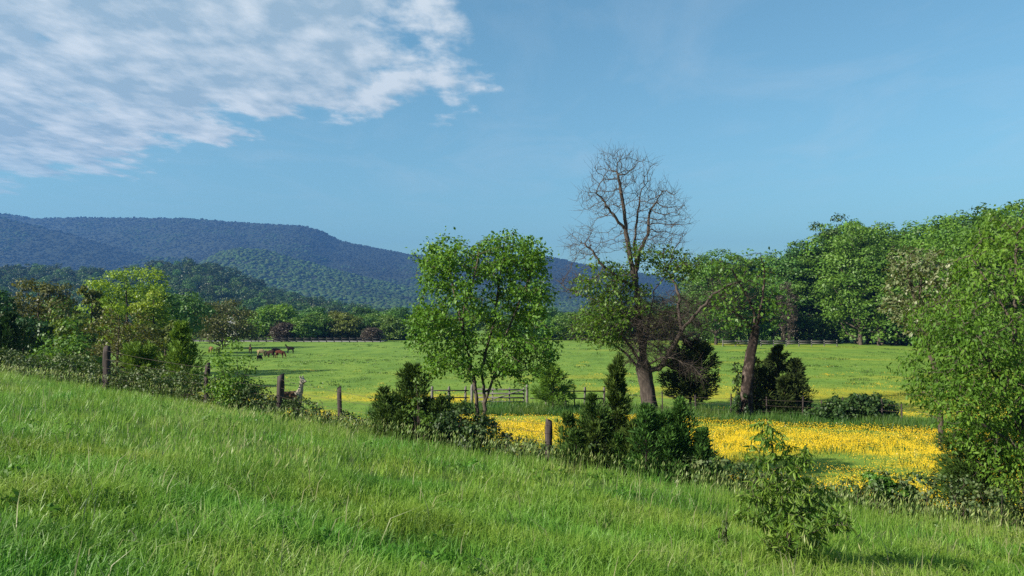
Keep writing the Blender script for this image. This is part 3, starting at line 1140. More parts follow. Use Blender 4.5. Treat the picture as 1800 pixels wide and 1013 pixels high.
def build_hill_grass():
    rng = np.random.default_rng(12)
    parts = []

    def zone(n, per, d0, d1, pw, h, w, spread, two, bend=.75):
        x, y = wedge_points(rng, n, d0, d1, .80, pw)
        ok = past_fence(x, y) < 1.0
        x, y = x[ok], y[ok]
        tone = np.clip(.55 + 2.4 * (fbm(x / 1.0, y / 1.0, 8, 4) - .5) + 1.0 * (fbm(x / 5.0, y / 5.0, 88, 2) - .5), 0, 1)
        tone = np.clip(tone + .28 * sstep(-8, -.5, past_fence(x, y)), 0, 1.15)
        hv = h * (.30 + 1.4 * fbm(x / 1.2, y / 1.2, 4, 4))
        X, Y = tufted(rng, x, y, per, spread)
        hh = np.repeat(hv, per) * (.55 + .75 * rng.random(len(X)))
        V, f, t = blades(rng, X, Y, hh, w * (.6 + .8 * rng.random(len(X))), bend, two=two)
        tint = np.clip(np.repeat(tone, per) * .55 + .42 * rng.random(len(X)) ** 1.2, 0, .93)
        parts.append((V, f, np.repeat(tint, 2) if two else tint, 0))
    zone(11500, 11, 3.6, 13, 1.15, .235, .0110, .10, True, 1.0)
    zone(19000, 7, 11, 40, 1.45, .25, .020, .16, False, .8)
    # seed heads, thicker towards the crest by the fence
    x, y = wedge_points(rng, 26000, 4, 40, .80, 1.6)
    k = (fbm(x / 3.5, y / 3.5, 9, 3) + .26 * sstep(-10, -.5, past_fence(x, y)) > .71) & (past_fence(x, y) < 1.0)
    x, y = x[k], y[k]
    n = len(x)
    h = .42 + .2 * rng.random(n)
    V, f, t = blades(rng, x, y, h, np.full(n, .007), .3, two=False)
    parts.append((V, f, np.full(n, .84), 0))
    d = unit(np.stack([rng.normal(size=n) * .3 + .3, rng.normal(size=n) * .3, np.ones(n)], 1))
    HV, HF = leaves(t - d * .04, d, rdir(rng, n), np.full(n, .11), .012 + .0005 * y, .1)
    parts.append((HV, HF, .84 + .14 * rng.random(n), 0))
    # a few dry stalks lying about
    x, y = wedge_points(rng, 900, 4, 22, .80, 1.3)
    n = len(x)
    V, f, t = blades(rng, x, y, .3 + .3 * rng.random(n), np.full(n, .011), 1.3)
    parts.append((V, f, np.full(2 * n, 1.0), 0))
    # broad-leaved weeds low in the sward
    x, y = wedge_points(rng, 420, 4.2, 24, .80, 1.5)
    k = (past_fence(x, y) < -.5) & (fbm(x / 2.2, y / 2.2, 19, 2) > .5)
    x, y = x[k], y[k]
    WV, WF, WT = clump_leaves(rng, np.stack([x, y, gz(x, y) + .12], 1), .10 + .08 * rng.random(len(x)), 14, .10, .5, up=.6, shell=.2)
    parts.append((WV, WF, WT * .45, 0))
    stuff_mesh('hill_grass', 'tall green meadow grass on the near hillside', 'grass', parts, [GRASS])


def build_field_grass():
    rng = np.random.default_rng(13)
    parts = []
    x, y = wedge_points(rng, 17000, 22, 120, .78, 1.2)
    ok = past_fence(x, y) > 1.0
    x, y = x[ok], y[ok]
    X, Y = tufted(rng, x, y, 5, .35)
    V, f, t = blades(rng, X, Y, .05 + .07 * rng.random(len(X)), .03 + .0009 * Y, 1.3, two=False)
    parts.append((V, f, np.clip(rng.random(len(X)) * .8, 0, 1), 0))
    x, y = wedge_points(rng, 9000, 44, 190, .78, 1.3)
    k = fbm(x / 7, y / 4, 71, 3) > .655
    x, y = x[k], y[k]
    X, Y = tufted(rng, x, y, 12, .55)
    V, f, t = blades(rng, X, Y, .10 + .12 * rng.random(len(X)), .04 + .0009 * Y, 1.0, two=False)
    parts.append((V, f, .3 + rng.random(len(X)) * .6, 1))
    stuff_mesh('pasture_grass', 'short grazed pasture grass with darker tussocks', 'grass', parts, [PASTURE, VERGE])
    n = 34000                                   # uncut strip under the cross fence
    x = -9 + 46 * rng.random(n)
    y = cross_y(x) - 3.0 + rng.random(n) * 4.0
    ok = x > -8
    x, y = x[ok], y[ok]
    hv = .28 + .35 * fbm(x / 1.3, y / 1.3, 14, 3)
    V, f, t = blades(rng, x, y, hv * (.6 + .8 * rng.random(len(x))), np.full(len(x), .035), .5, two=False)
    stuff_mesh('verge_grass', 'rank uncut grass strip beneath the cross fence', 'grass', [(V, f, rng.random(len(x)) * .85, 0)], [VERGE])


def build_buttercups():
    rng = np.random.default_rng(14)
    x, y = wedge_points(rng, 10500, 19, 43, .78, 1.55)
    k = rng.random(len(x)) < yellow_density(x, y) * .95
    x1, y1 = x[k], y[k]
    x, y = wedge_points(rng, 6500, 43, 95, .78, 1.4)
    k = rng.random(len(x)) < yellow_density(x, y) * .4
    X, Y = tufted(rng, np.concatenate([x1, x[k]]), np.concatenate([y1, y[k]]), 26, .6)
    n = len(X)
    hh = .22 + .18 * rng.random(n)
    P = np.stack([X, Y, gz(X, Y) + hh], 1)
    N = unit(np.stack([rng.normal(size=n) * .5 - .25, rng.normal(size=n) * .5 - .35, np.ones(n) * .8], 1))
    D = unit(np.cross(N, rdir(rng, n)))
    s = .024 + .00028 * Y
    V, f = leaves(P - D * .022, D, N, s, s, .12)
    BX, BY = tufted(rng, x1, y1, 4, .45)
    BV, BF, t = blades(rng, BX, BY, .20 + .18 * rng.random(len(BX)), np.full(len(BX), .030), .6, two=False)
    stuff_mesh('buttercups', 'carpet of yellow buttercups in the low field', 'flowers', [(V, f, rng.random(n), 0), (BV, BF, rng.random(len(BX)) * .8, 1)], [petal, VERGE])


build_hill_grass()
build_field_grass()
build_buttercups()


# ------------------------------------------------------------------ grown trees (branches first, leaves on the twigs)
def pix_frame(px0, d, depth0=0.0):
    """photo pixels -> metres in the plane of a tree standing at column px0, d metres ahead"""
    x, y = at(px0, d)
    g = gz1(x, y)
    s = F / d
    row = HORIZON + (EYE - g) * s

    def P(px, py, dep=0.0):
        return np.array([(px - px0) / s, dep, (row - py) / s])
    return x, y, g, s, P


def grow(seed, stems, ells, n_attr, step, infl, kill, tip, rmax, up=.05, jit=.14, depth=1.0, n_between=4):
    """stems: polylines (first from the root); ells: crown ellipsoids; -> nodes, parents, radii"""
    rng = np.random.default_rng(seed)
    P, par = [], []
    for si, s in enumerate(stems):
        c = chain(s, n_between, rng, step * .10)
        if si == 0:
            c[0] = s[0]
            prev = -1
            pts = c
        else:
            Q = np.array(P)
            prev = int(np.argmin(np.linalg.norm(Q - c[0], axis=1)))
            pts = c[1:]
        for q in pts:
            P.append(q); par.append(prev); prev = len(P) - 1
    A = in_ellipsoids(rng, ells, n_attr)
    P, par = colonize(rng, A, P, par, step, infl, kill, 140, up, jit)
    r, kids = pipe_radii(P, par, tip, 2.35, rmax)
    return rng, P, par, r, kids


def twig_leaves(rng, P, par, r, thr, per, size, width, fine=True, droop=.5, spread=.12, up=.5, keep=None, tone=None, gap=0.0, gs=1.6):
    k = np.nonzero((r < thr) & (par >= 0))[0]
    if keep is not None:
        k = k[keep(P[k])]
    if gap:                                     # the crown opens between its sprays
        k = k[vnoise(P[k][:, 0] * gs + P[k][:, 1] * gs * .7, P[k][:, 2] * gs * 1.2 - P[k][:, 1] * gs * .5, 77) > gap]
    i = np.repeat(k, per)
    n = len(i)
    q = P[i] + (P[par[i]] - P[i]) * rng.random((n, 1)) + rng.normal(size=(n, 3)) * spread * .35
    d = unit(P[i] - P[par[i]])
    lay = rdir(rng, len(P))[i]                  # leaves of one twig lie in one layer
    D = unit(d * .6 + rdir(rng, n) * .75 + np.array([0, 0, -droop]))
    N = unit(np.array([0, 0, 1.]) * (up + .25) + lay * .55 + rdir(rng, n) * .35)
    s = size * (.55 + .8 * rng.random(n))
    nt_ = vnoise(P[i][:, 0] * 1.7 + P[i][:, 1], P[i][:, 2] * 1.7, 7)
    t = np.clip(.5 * nt_ + .5 * rng.random(n) + (0 if tone is None else tone), 0, 1)
    if fine:
        V, f = leaves_fine(q, D, N, s, s * width)
        t = np.repeat(t, 2)
    else:
        V, f = leaves(q, D, N, s, s * width)
    return V, f, t


def grown_tree(name, label, cat, px0, d, seed, stems, ells, leaf, wood='bark', leafmat='spring', trunk=None, depth=1.5, n_attr=1500, step=.16, infl=.9,
               kill=.22, tip=.006, rmax=.1, thr=.012, up=.05, keep=None, jit=.14, extra=None):
    x, y, g, s, PX = pix_frame(px0, d)
    rs = np.random.default_rng(seed + 500)

    def conv(st):
        out = []
        for k, p in enumerate(st):
            dep = p[2] if len(p) > 2 else 0.0
            out.append(PX(p[0], p[1], dep))
        return out
    E = [((PX(e[0], e[1], e[5] if len(e) > 5 else 0.0)), (e[2] / s, depth * (e[6] if len(e) > 6 else 1.0), e[3] / s), e[4]) for e in ells]
    rng, P, par, r, kids = grow(seed, [conv(st) for st in stems], E, n_attr, step, infl, kill, tip, rmax, up, jit)
    o = thing(name, label, cat, (x, y, g))
    TV, TF = tubes(P, par, r, 6)
    tm = [(TV, TF, np.zeros(len(TF)))]
    if trunk is not None:
        pts = np.array([PX(p[0], p[1]) for p in trunk]); pts = chain(pts, 3)
        rad = np.interp(np.linspace(0, 1, len(pts)), np.linspace(0, 1, len(trunk)), [p[2] / s for p in trunk])
        V2, F2 = thick_trunk(pts, rad, rng, 14, .12, .35)
        tm.append((V2, F2, np.zeros(len(F2))))
    V, f, t = join(tm)
    if extra:
        k = np.nonzero((r < extra[1]) & (par >= 0))[0]
        low = k[(P[k][:, 2] < extra[3]) & (P[k][:, 0] > -1.4) & (P[k][:, 0] < 4.0)] if len(extra) > 3 else k[:0]
        i = np.concatenate([np.repeat(k, extra[0]), np.repeat(low, 4)]); n = len(i)
        d0 = unit(P[i] - P[par[i]])
        out_ = unit(P[i] - np.array([0, 0, P[:, 2].max() * .55]))
        d1 = unit(d0 * .8 + out_ * .5 + rdir(rng, n) * .65 + np.array([0, 0, .22]))
        ln = extra[2] * (.5 + rng.random(n))
        a = P[i] + (P[par[i]] - P[i]) * rng.random((n, 1))
        m_ = a + d1 * (ln * .5)[:, None]
        e_ = m_ + unit(d1 + rdir(rng, n) * .35 + np.array([0, 0, .12])) * (ln * .5)[:, None]
        Q = np.stack([a, m_, e_], 1).reshape(-1, 3)
        pr = np.arange(3 * n) - 1; pr[::3] = -1
        rr = np.tile([tip * .9, tip * .7, tip * .4], n)
        TV2, TF2 = tubes(Q, pr, rr, 3)
        V, f, t = join([(V, f, t), (TV2, TF2, np.zeros(len(TF2)))])
    part('trunk', mesh_np(name + '_trunk', V, f, MAT[wood], smooth=True), o)
    per, size, width, fine = leaf[:4]
    kw = leaf[4] if len(leaf) > 4 else {}
    kp = None
    if keep is not None:
        KE = [(PX(e[0], e[1]), np.array([e[2] / s, 50, e[3] / s])) for e in keep]

        def kp(q):
            m = np.zeros(len(q), bool)
            for c, rr in KE:
                m |= (((q - c) / rr) ** 2).sum(1) < 1
            return m
    LV, LF, LT = twig_leaves(rng, P, par, r, thr, per, size, width, fine, keep=kp, **kw)
    part('crown', mesh_np(name + '_crown', LV, LF, MAT[leafmat], {'tint': ('FACE', 'FLOAT', LT)}), o)
    return o


# the young tree on the fence line, in fresh leaf
grown_tree('field_maple', 'bushy fresh green tree with several thin stems, standing on the fence line', 'tree', 842, 24.0, 21,
           [[(843, 796), (840, 750), (838, 700), (826, 635), (812, 572), (800, 520), (790, 470)],
            [(843, 770), (850, 735), (853, 700), (848, 650), (862, 590, .2), (872, 540, .3), (880, 470, .3), (885, 430, .3)],
            [(852, 705), (872, 650, -.2), (890, 590, -.4), (915, 525, -.5), (938, 470, -.4)],
            [(855, 690), (872, 664, .3), (900, 656, .5), (935, 652, .6), (965, 640, .6)],
            [(838, 690), (812, 622, .4), (775, 575, .6), (740, 545, .6)],
            [(830, 645), (815, 560, -.6), (835, 490, -.8), (845, 430, -.6)]],
           [(845, 520, 105, 95, 3.2), (790, 455, 62, 42, 1.2), (900, 450, 78, 46, 1.7), (750, 565, 48, 42, .75), (935, 520, 48, 55, 1.2), (925, 600, 70, 52, 1.0), (795, 625, 84, 46, .9), (890, 645, 74, 36, .7), (765, 480, 40, 40, .5)],
           (12, .115, .60, True, dict(droop=.35, spread=.28, gap=.19, gs=1.9)), 'bark', 'spring', None, depth=1.75, n_attr=2100, step=.14, infl=.85, kill=.19, tip=.005, rmax=.085, thr=.0125)

# the old tree by the cross fence: bare at the top, leafy only low on its limbs
grown_tree('old_tree', 'large half bare old tree with thick trunk and leafless top branches against the sky', 'tree', 1140, 45.2, 33,
           [[(1141, 728), (1137, 690), (1132, 660), (1129, 630), (1125, 575), (1119, 510), (1109, 455), (1103, 420), (1098, 372), (1092, 332), (1086, 300)],
            [(1129, 630), (1125, 560, .5), (1122, 500, .6), (1121, 460, .6), (1119, 420, .5), (1122, 380, .4), (1128, 345, .3)],
            [(1122, 480, .6), (1130, 435, .9), (1145, 408, 1.1), (1147, 372, 1.0), (1162, 345, .8)],
            [(1102, 408), (1082, 384, -.4), (1064, 364, -.6), (1050, 346, -.8), (1028, 340, -1)],
            [(1119, 505), (1088, 492, -.8), (1056, 470, -1.2), (1038, 446, -1.4), (1020, 430, -1.4)],
            [(1125, 575), (1085, 545, 1.0), (1040, 522, 1.6), (1000, 505, 2.0), (985, 490, 2.2)],
            [(1132, 655), (1155, 646, -.4), (1166, 630, -.7), (1178, 605, -1.0), (1190, 583, -1.2), (1206, 560, -1.4), (1228, 535, -1.6), (1250, 514, -1.6), (1280, 499, -1.6), (1306, 496, -1.6), (1326, 506, -1.5)],
            [(1190, 583, -1.2), (1187, 550, -1.0), (1187, 520, -.8), (1182, 498, -.6), (1170, 478, -.5)],
            [(1132, 650), (1150, 628, -1.2), (1172, 628, -1.8), (1200, 640, -2.2), (1216, 656, -2.4)],
            [(1130, 645), (1106, 610, -.8), (1084, 585, -1.2), (1058, 565, -1.6)],
            [(1130, 655), (1092, 612, .8), (1050, 596, 1.4), (1008, 597, 1.8)],
            [(1131, 648), (1140, 600, 1.0), (1150, 560, 1.6), (1160, 510, 2.0)],
            [(1247, 517, -1.6), (1270, 533, -1.8), (1282, 565, -2.0)]],
           [(1095, 298, 62, 38, 1.3), (1062, 350, 50, 36, .9), (1150, 358, 52, 46, 1.1), (1140, 420, 66, 40, 1.0), (1180, 395, 36, 48, .8), (1032, 430, 42, 34, .7), (1110, 560, 85, 62, 3.6), (1055, 570, 58, 46, 1.0),
            (1180, 560, 66, 52, 2.2), (1275, 520, 62, 36, .8), (1008, 500, 30, 28, .35), (1075, 500, 50, 40, .8), (1190, 470, 50, 30, .6), (1135, 615, 60, 34, 1.5), (1205, 645, 25, 16, .2)],
           (7, .20, .6, False, dict(droop=.3, spread=.5)), 'bark_pale', 'spring',
           [(1142, 732, 15.5), (1140, 705, 13), (1136, 680, 12.2), (1132, 660, 12.5), (1130, 645, 13), (1128, 632, 8)],
           depth=2.3, n_attr=9000, step=.27, infl=1.5, kill=.33, tip=.0085, rmax=.31, thr=.02, jit=.22,
           extra=(1, .020, .7, 6.6), keep=[(1075, 505, 64, 56), (1043, 578, 58, 54), (1112, 476, 48, 42), (1185, 468, 58, 32), (1148, 466, 50, 32)])

# the snag: a flaking trunk with a leafy top
grown_tree('snag_tree', 'broken old trunk with flaking bark and a thin leafy top, beside a dark cedar', 'tree', 1312, 42.4, 35,
           [[(1310, 740), (1311, 690), (1316, 650), (1320, 615), (1326, 588), (1328, 572), (1322, 540), (1306, 500, .4), (1290, 470, .6)],
            [(1328, 572), (1334, 535, -.4), (1338, 490, -.6), (1330, 450, -.8)],
            [(1327, 575), (1346, 552, .5), (1366, 515, .8)],
            [(1326, 580), (1300, 562, -.6), (1280, 548, -.9)]],
           [(1290, 515, 52, 44, 1), (1335, 478, 40, 40, .8), (1358, 548, 36, 30, .7), (1272, 552, 34, 22, .5), (1275, 465, 40, 24, .5), (1300, 575, 40, 18, .4)],
           (2, .22, .6, False, dict(droop=.3, spread=.5)), 'bark_snag', 'broad',
           [(1308, 740, 13), (1309, 712, 11), (1311, 685, 10.5), (1315, 655, 10), (1319, 622, 8.5), (1325, 595, 7.5), (1328, 574, 6)],
           depth=1.8, n_attr=950, step=.26, infl=1.5, kill=.36, tip=.008, rmax=.13, thr=.02, jit=.22)

# locust in white blossom behind the corner tree
grown_tree('locust_tree', 'slender leaning tree with pale creamy blossom, between the wood and the corner tree', 'tree', 1645, 33.0, 37,
           [[(1648, 790), (1650, 700), (1642, 645), (1624, 585), (1606, 525), (1596, 465)],
            [(1644, 655), (1632, 600, .6), (1632, 540, .8), (1640, 470, .8)],
            [(1648, 730), (1625, 660, -.8), (1602, 600, -1.2), (1586, 555, -1.4)]],
           [(1600, 470, 42, 46, 1), (1580, 532, 36, 36, .9), (1636, 490, 40, 62, 1), (1610, 560, 34, 34, .6)],
           (7, .17, .55, False, dict(droop=.4, spread=.25)), 'bark', 'blossom', None,
           depth=1.2, n_attr=1100, step=.22, infl=1.2, kill=.28, tip=.008, rmax=.11, thr=.018)

# the tree in the corner of the picture
grown_tree('corner_tree', 'large leafy green tree with drooping leaves, its near branches filling one side', 'tree', 1800, 18.8, 39,
           [[(1800, 940), (1798, 800), (1790, 700), (1783, 600), (1786, 500), (1792, 410)],
            [(1798, 800), (1762, 720, -.3), (1722, 650, -.5), (1680, 590, -.5)],
            [(1790, 700), (1830, 610, .4), (1862, 500, .6)],
            [(1799, 830), (1750, 775, -.6), (1700, 745, -.9), (1650, 715, -1.0)],
            [(1784, 570), (1752, 485, .5), (1732, 440, .6)],
            [(1798, 810), (1840, 740, -.6), (1890, 690, -.8)],
            [(1790, 690), (1740, 600, .8), (1690, 530, 1.0)]],
           [(1715, 625, 100, 100, 3.2), (1755, 490, 78, 78, 1.9), (1795, 408, 48, 52, .9), (1690, 700, 84, 58, 1.8), (1640, 670, 36, 64, .7), (1665, 570, 46, 60, .9), (1860, 600, 100, 190, 3.0), (1785, 800, 60, 80, 1.5), (1850, 860, 70, 50, .8), (1735, 775, 44, 36, .5), (1850, 800, 70, 70, 1.0)],
           (14, .118, .42, True, dict(droop=.7, spread=.34, up=.35, gap=.33, gs=1.7)), 'bark', 'lance', None,
           depth=1.9, n_attr=3000, step=.15, infl=.95, kill=.20, tip=.005, rmax=.11, thr=.0125)


# ------------------------------------------------------------------ the sapling in the grass, leaf by leaf
def build_sapling():
    rng = np.random.default_rng(55)
    x, y, g, s, PX = pix_frame(1385, 10.2)
    o = thing('cherry_sapling', 'slim young sapling with long hanging leaves growing alone in the near grass', 'sapling', (x, y, g))
    stems = [[PX(1388, 990), PX(1380, 940), PX(1372, 880, .02), PX(1362, 820, .03), PX(1352, 770, .02), PX(1346, 730)],
             [PX(1372, 880, .02), PX(1390, 840, -.08), PX(1402, 800, -.12), PX(1408, 776, -.12)],
             [PX(1378, 930), PX(1410, 890, .12), PX(1440, 866, .18), PX(1462, 858, .2)],
             [PX(1376, 905), PX(1345, 880, -.1), PX(1315, 866, -.16), PX(1290, 862, -.18)],
             [PX(1364, 830), PX(1340, 812, .1), PX(1316, 806, .14)],
             [PX(1383, 950), PX(1420, 925, -.14), PX(1455, 912, -.2), PX(1480, 916, -.22)],
             [PX(1382, 945), PX(1345, 922, .14), PX(1312, 912, .2), PX(1292, 915, .2)],
             [PX(1376, 900), PX(1400, 870, .2), PX(1420, 846, .26)],
             [PX(1380, 930), PX(1370, 900, -.2), PX(1352, 872, -.28)],
             [PX(1384, 955), PX(1395, 930, .22), PX(1425, 900, .3)],
             [PX(1366, 845), PX(1385, 815, .12), PX(1378, 780, .16)],
             [PX(1384, 960), PX(1360, 950, -.2), PX(1335, 946, -.3)],
             [PX(1386, 965), PX(1420, 955, .1), PX(1446, 952, .12)]]
    ells = [(PX(1348, 775), (.24, .20, .34), 1.0), (PX(1404, 805), (.20, .20, .20), .7), (PX(1372, 850), (.42, .34, .28), 1.5), (PX(1385, 905), (.66, .46, .30), 2.3), (PX(1325, 868), (.28, .26, .16), .5), (PX(1450, 900), (.30, .26, .20), .6), (PX(1385, 945), (.42, .34, .14), .5)]
    _, P, par, rad, kids = grow(56, stems, ells, 900, .05, .34, .062, .0020, .016, .05, .16)
    rad = rad * .8
    sites = []
    for k in np.nonzero((rad < .0062) & (par >= 0))[0]:
        if P[k][2] > .22:
            a = P[par[k]]
            for _ in range(4):
                sites.append((a + (P[k] - a) * rng.random(), unit((P[k] - a)[None])[0]))
    TV, TF = tubes(P, par, rad, 6)
    part('stem', mesh_np('sapling_stem', TV, TF, MAT['twig'], smooth=True), o)
    # eight blade shapes shared by all leaves
    shapes = []
    for k in range(8):
        L_, W_ = 1.0, .19 + .05 * rng.random()
        n = 5
        curve = .15 + .35 * rng.random(); fold = .18 + .12 * rng.random(); tw = (rng.random() - .5) * .5
        rows = []
        for i in range(n + 1):
            t = i / n
            w = W_ * math.sin(math.pi * min(1, (.04 + t * .96)) ** .8) * .5 + .004
            z = -curve * t * t
            ca, sa = math.cos(tw * t), math.sin(tw * t)
            for sgn in (-1, 0, 1):
                rows.append((t * L_, sgn * w * ca, z + abs(sgn) * w * fold * 2 + sgn * w * sa))
        V = np.array(rows)
        f = []
        for i in range(n):
            for j in range(2):
                f.append((i * 3 + j, i * 3 + j + 1, (i + 1) * 3 + j + 1, (i + 1) * 3 + j))
        shapes.append((V, np.array(f)))
    meshes = []
    for k in range(24):
        V, f = shapes[k % 8]
        meshes.append(mesh_np('sapling_leaf', V, f, MAT['sapling'], {'tint': ('FACE', 'FLOAT', np.full(len(f), rng.random()))}, smooth=True))
    order = rng.permutation(len(sites))
    rest = []
    for m, k in enumerate(order):
        q, d = sites[k]
        D = unit((d * .35 + rdir(rng, 1)[0] * .8 + np.array([0, 0, -.75]))[None])[0]
        N = unit((np.array([0, 0, .6]) + rdir(rng, 1)[0] * .8)[None])[0]
        N = unit((N - D * N.dot(D))[None])[0]
        S = np.cross(N, D)
        L_ = .092 * (.6 + .75 * rng.random())
        M3 = np.stack([D, S, N], 1) * L_
        if m < 300:
            lo = bpy.data.objects.new('leaf', meshes[m % 24])
            link(lo, o)
            from mathutils import Matrix
            M4 = Matrix.Identity(4)
            for a in range(3):
                for b in range(3):
                    M4[a][b] = M3[a, b]
                M4[a][3] = q[a]
            lo.matrix_local = M4
        else:
            V, f = shapes[m % 8]
            rest.append((V @ M3.T + q, f, np.full(len(f), rng.random())))
    V, f, t = join(rest)
    fo = part('foliage', mesh_np('sapling_foliage', V, f, MAT['sapling'], {'tint': ('FACE', 'FLOAT', t)}, smooth=True), o)
    fo['kind'] = 'stuff'


build_sapling()

# ------------------------------------------------------------------ cedars, bushes and trees that stand singly
CEDAR_PARTS = ('trunk', 'foliage')


def cedar_clump(seed, h, w, k=4, n=1000, per=16, main='cone', mw=.62, lo=.42, hi=.74, steep=.8, leaf=.125):
    """one bushy juniper with several leaders of unequal height"""
    rng = np.random.default_rng(seed + 7)
    parts, wood = [], []
    lead = [(0, 0, h, w * mw, main, .4)]
    for j in range(k):
        a = j / k * 6.283 + rng.random() * .8
        r = w * (.24 + .08 * rng.random())
        lead.append((math.cos(a) * r, math.sin(a) * r * .8, h * (lo + (hi - lo) * rng.random()), w * (.40 + .16 * rng.random()), 'cone', .6 / k))
    for j, (x, y, hh, ww, sh, q) in enumerate(lead):
        (V, f, t), (TV, TF) = cedar(seed * 3 + j, hh, ww, n=max(160, int(n * q)), per=per, leaf=leaf, shape=sh, steep=steep)
        off = np.array([x, y, 0])
        parts.append((V + off, f, t)); wood.append((TV + off, TF, np.zeros(len(TF))))
    TV, TF, _ = join(wood)
    return join(parts), (TV, TF)


def put_cedar_clump(name, label, cat, px, d, top, wpx, mat, seed, **kw):
    x, y = at(px, d)
    cr, tr = tree_meshes(name, cedar_clump(seed, top_h(top, d, x, y), wpx / F * d, **kw), mat, 'bark_dark')
    return put_tree(name, label, cat, x, y, cr, tr, parts=CEDAR_PARTS)


def put_cedar(name, label, cat, px, d, top, wpx, mat, seed, **kw):
    x, y = at(px, d)
    h = top_h(top, d, x, y)
    w = wpx / F * d
    cr, tr = tree_meshes(name, cedar(seed, h, w, **kw), mat, 'bark_dark')
    return put_tree(name, label, cat, x, y, cr, tr, parts=CEDAR_PARTS)


def put_bush(name, label, cat, px, d, top, wpx, mat, seed, wood='twig', **kw):
    x, y = at(px, d)
    h = top_h(top, d, x, y)
    w = wpx / F * d
    cr, tr = tree_meshes(name, bush(seed, h, w, **kw), mat, wood)
    return put_tree(name, label, cat, x, y, cr, tr, parts=('stems', 'foliage'))


def put_tuft(name, label, cat, px, d, top, wpx, mat, seed, kind='round', bark='bark', **kw):
    x, y = at(px, d)
    h = top_h(top, d, x, y)
    w = wpx / F * d
    cr, tr = tree_meshes(name, tuft_tree(seed, h, w, kind, **kw), mat, bark)
    return put_tree(name, label, cat, x, y, cr, tr)


# near fence line
put_cedar_clump('cedar_bush', 'dense dark cedar bush with a pointed tip, just before the bushy green tree', 'cedar', 726, 23.6, 632, 205, 'cedar_mid', 101, n=1300, per=17, k=7, mw=.72, hi=.7)
put_bush('broadleaf_bush', 'dark broad-leaved bush at the foot of the bushy green tree', 'bush', 802, 23.0, 692, 150, 'dark', 102, leaf=.10, n_clump=66, per=64)
put_bush('lit_shrub', 'small shrub with pale sunlit leaves growing through the dark cedar bush', 'shrub', 738, 22.7, 664, 80, 'broad', 103, leaf=.085, n_clump=22, per=26)
put_cedar_clump('spire_cedar', 'dark cedar with narrow spire rising from a wide base, before the old tree', 'cedar', 1083, 21.2, 618, 185, 'cedar_mid', 104, n=1300, per=17, k=7, main='spire', mw=.85, lo=.34, hi=.5)
put_cedar_clump('low_cedar', 'low dark cedar between the spired cedar and the upright one', 'cedar', 1136, 20.6, 704, 165, 'cedar_mid', 105, n=900, per=16, k=5, lo=.6, hi=.95)
put_cedar_clump('skirt_cedar', 'bushy cedar spreading around the foot of the spired cedar', 'cedar', 1044, 21.2, 686, 165, 'cedar_mid', 126, n=900, per=16, k=5, lo=.5, hi=.85)
put_cedar_clump('upright_cedar', 'upright dark cedar at the end of the cedar clump, beside the yellow field', 'cedar', 1194, 20.2, 692, 140, 'cedar_mid', 106, n=1000, per=16, k=5, lo=.6, hi=.92, steep=1.6)
put_bush('round_shrub', 'low round glossy green shrub at the edge of the near grass', 'shrub', 1546, 19.4, 824, 135, 'broad', 107, leaf=.10, n_clump=46, per=64)
put_cedar('spreading_cedar', 'spreading olive cedar in the shade beneath the corner tree', 'cedar', 1705, 20.6, 752, 250, 'cedar_mid', 108, n=1100, per=13, shape='mound', steep=.35)
put_bush('vine_shrub', 'airy sunlit green shrub between two fence posts, before the grazing alpacas', 'shrub', 414, 27.0, 592, 112, 'spring', 109, leaf=.095, n_clump=60, per=44)
put_cedar('young_cedar', 'light green young cedar with a pointed tip, nearest the open pasture', 'cedar', 318, 31.0, 560, 92, 'cedar_lit', 110, n=850, per=13, leaf=.16, shape='cone')
put_cedar('olive_cedar', 'low olive cedar to one side of the mossy fence post', 'cedar', 248, 31.4, 596, 100, 'cedar_lit', 111, n=700, per=13, leaf=.16, shape='mound')
put_bush('hedge_bush', 'thick dark green bush beyond the hill crest, before the russet tree', 'bush', 112, 36.0, 556, 140, 'broad', 112, leaf=.14, n_clump=70, per=64)
put_cedar('shaded_cedar', 'very dark cedar at the corner of the hill crest', 'cedar', 18, 38.0, 545, 125, 'cedar', 113, n=800, per=13, leaf=.2, shape='cone')
# mid distance, along the cross fence
put_cedar('pasture_pine', 'small open pine with a bare lower trunk by the farm gate', 'pine', 972, 45.0, 636, 92, 'cedar_lit', 120, n=560, per=12, leaf=.22, shape='cone', clear=.26, steep=.25)
put_cedar('broad_cedar', 'broad dark cedar with trunk showing below, just behind the old tree', 'cedar', 1212, 46.4, 590, 122, 'cedar', 121, n=900, per=14, leaf=.24, shape='column', clear=.16, steep=.4)
put_cedar_clump('conical_cedar', 'dark rounded cone of cedar growing close behind the broken trunk', 'cedar', 1364, 43.4, 602, 132, 'cedar', 122, n=1000, per=14, leaf=.24, k=6, lo=.55, hi=.85, mw=.75, steep=.5)
put_bush('bramble_hedge', 'long dark bramble hedge along the cross fence', 'hedge', 1502, 40.8, 688, 195, 'dark', 123, depth=2.0, leaf=.17, n_clump=170, per=36, base=.2)
put_bush('ivy_stub', 'thin dead stem wrapped in dark ivy beside the broken trunk', 'ivy', 1295, 42.5, 634, 20, 'dark', 124, leaf=.16, n_clump=26, per=10, canes=3)
put_bush('trunk_ivy', 'dark leafy bush at the foot of the broken trunk', 'bush', 1300, 42.0, 690, 36, 'dark', 125, leaf=.16, n_clump=16, per=24)
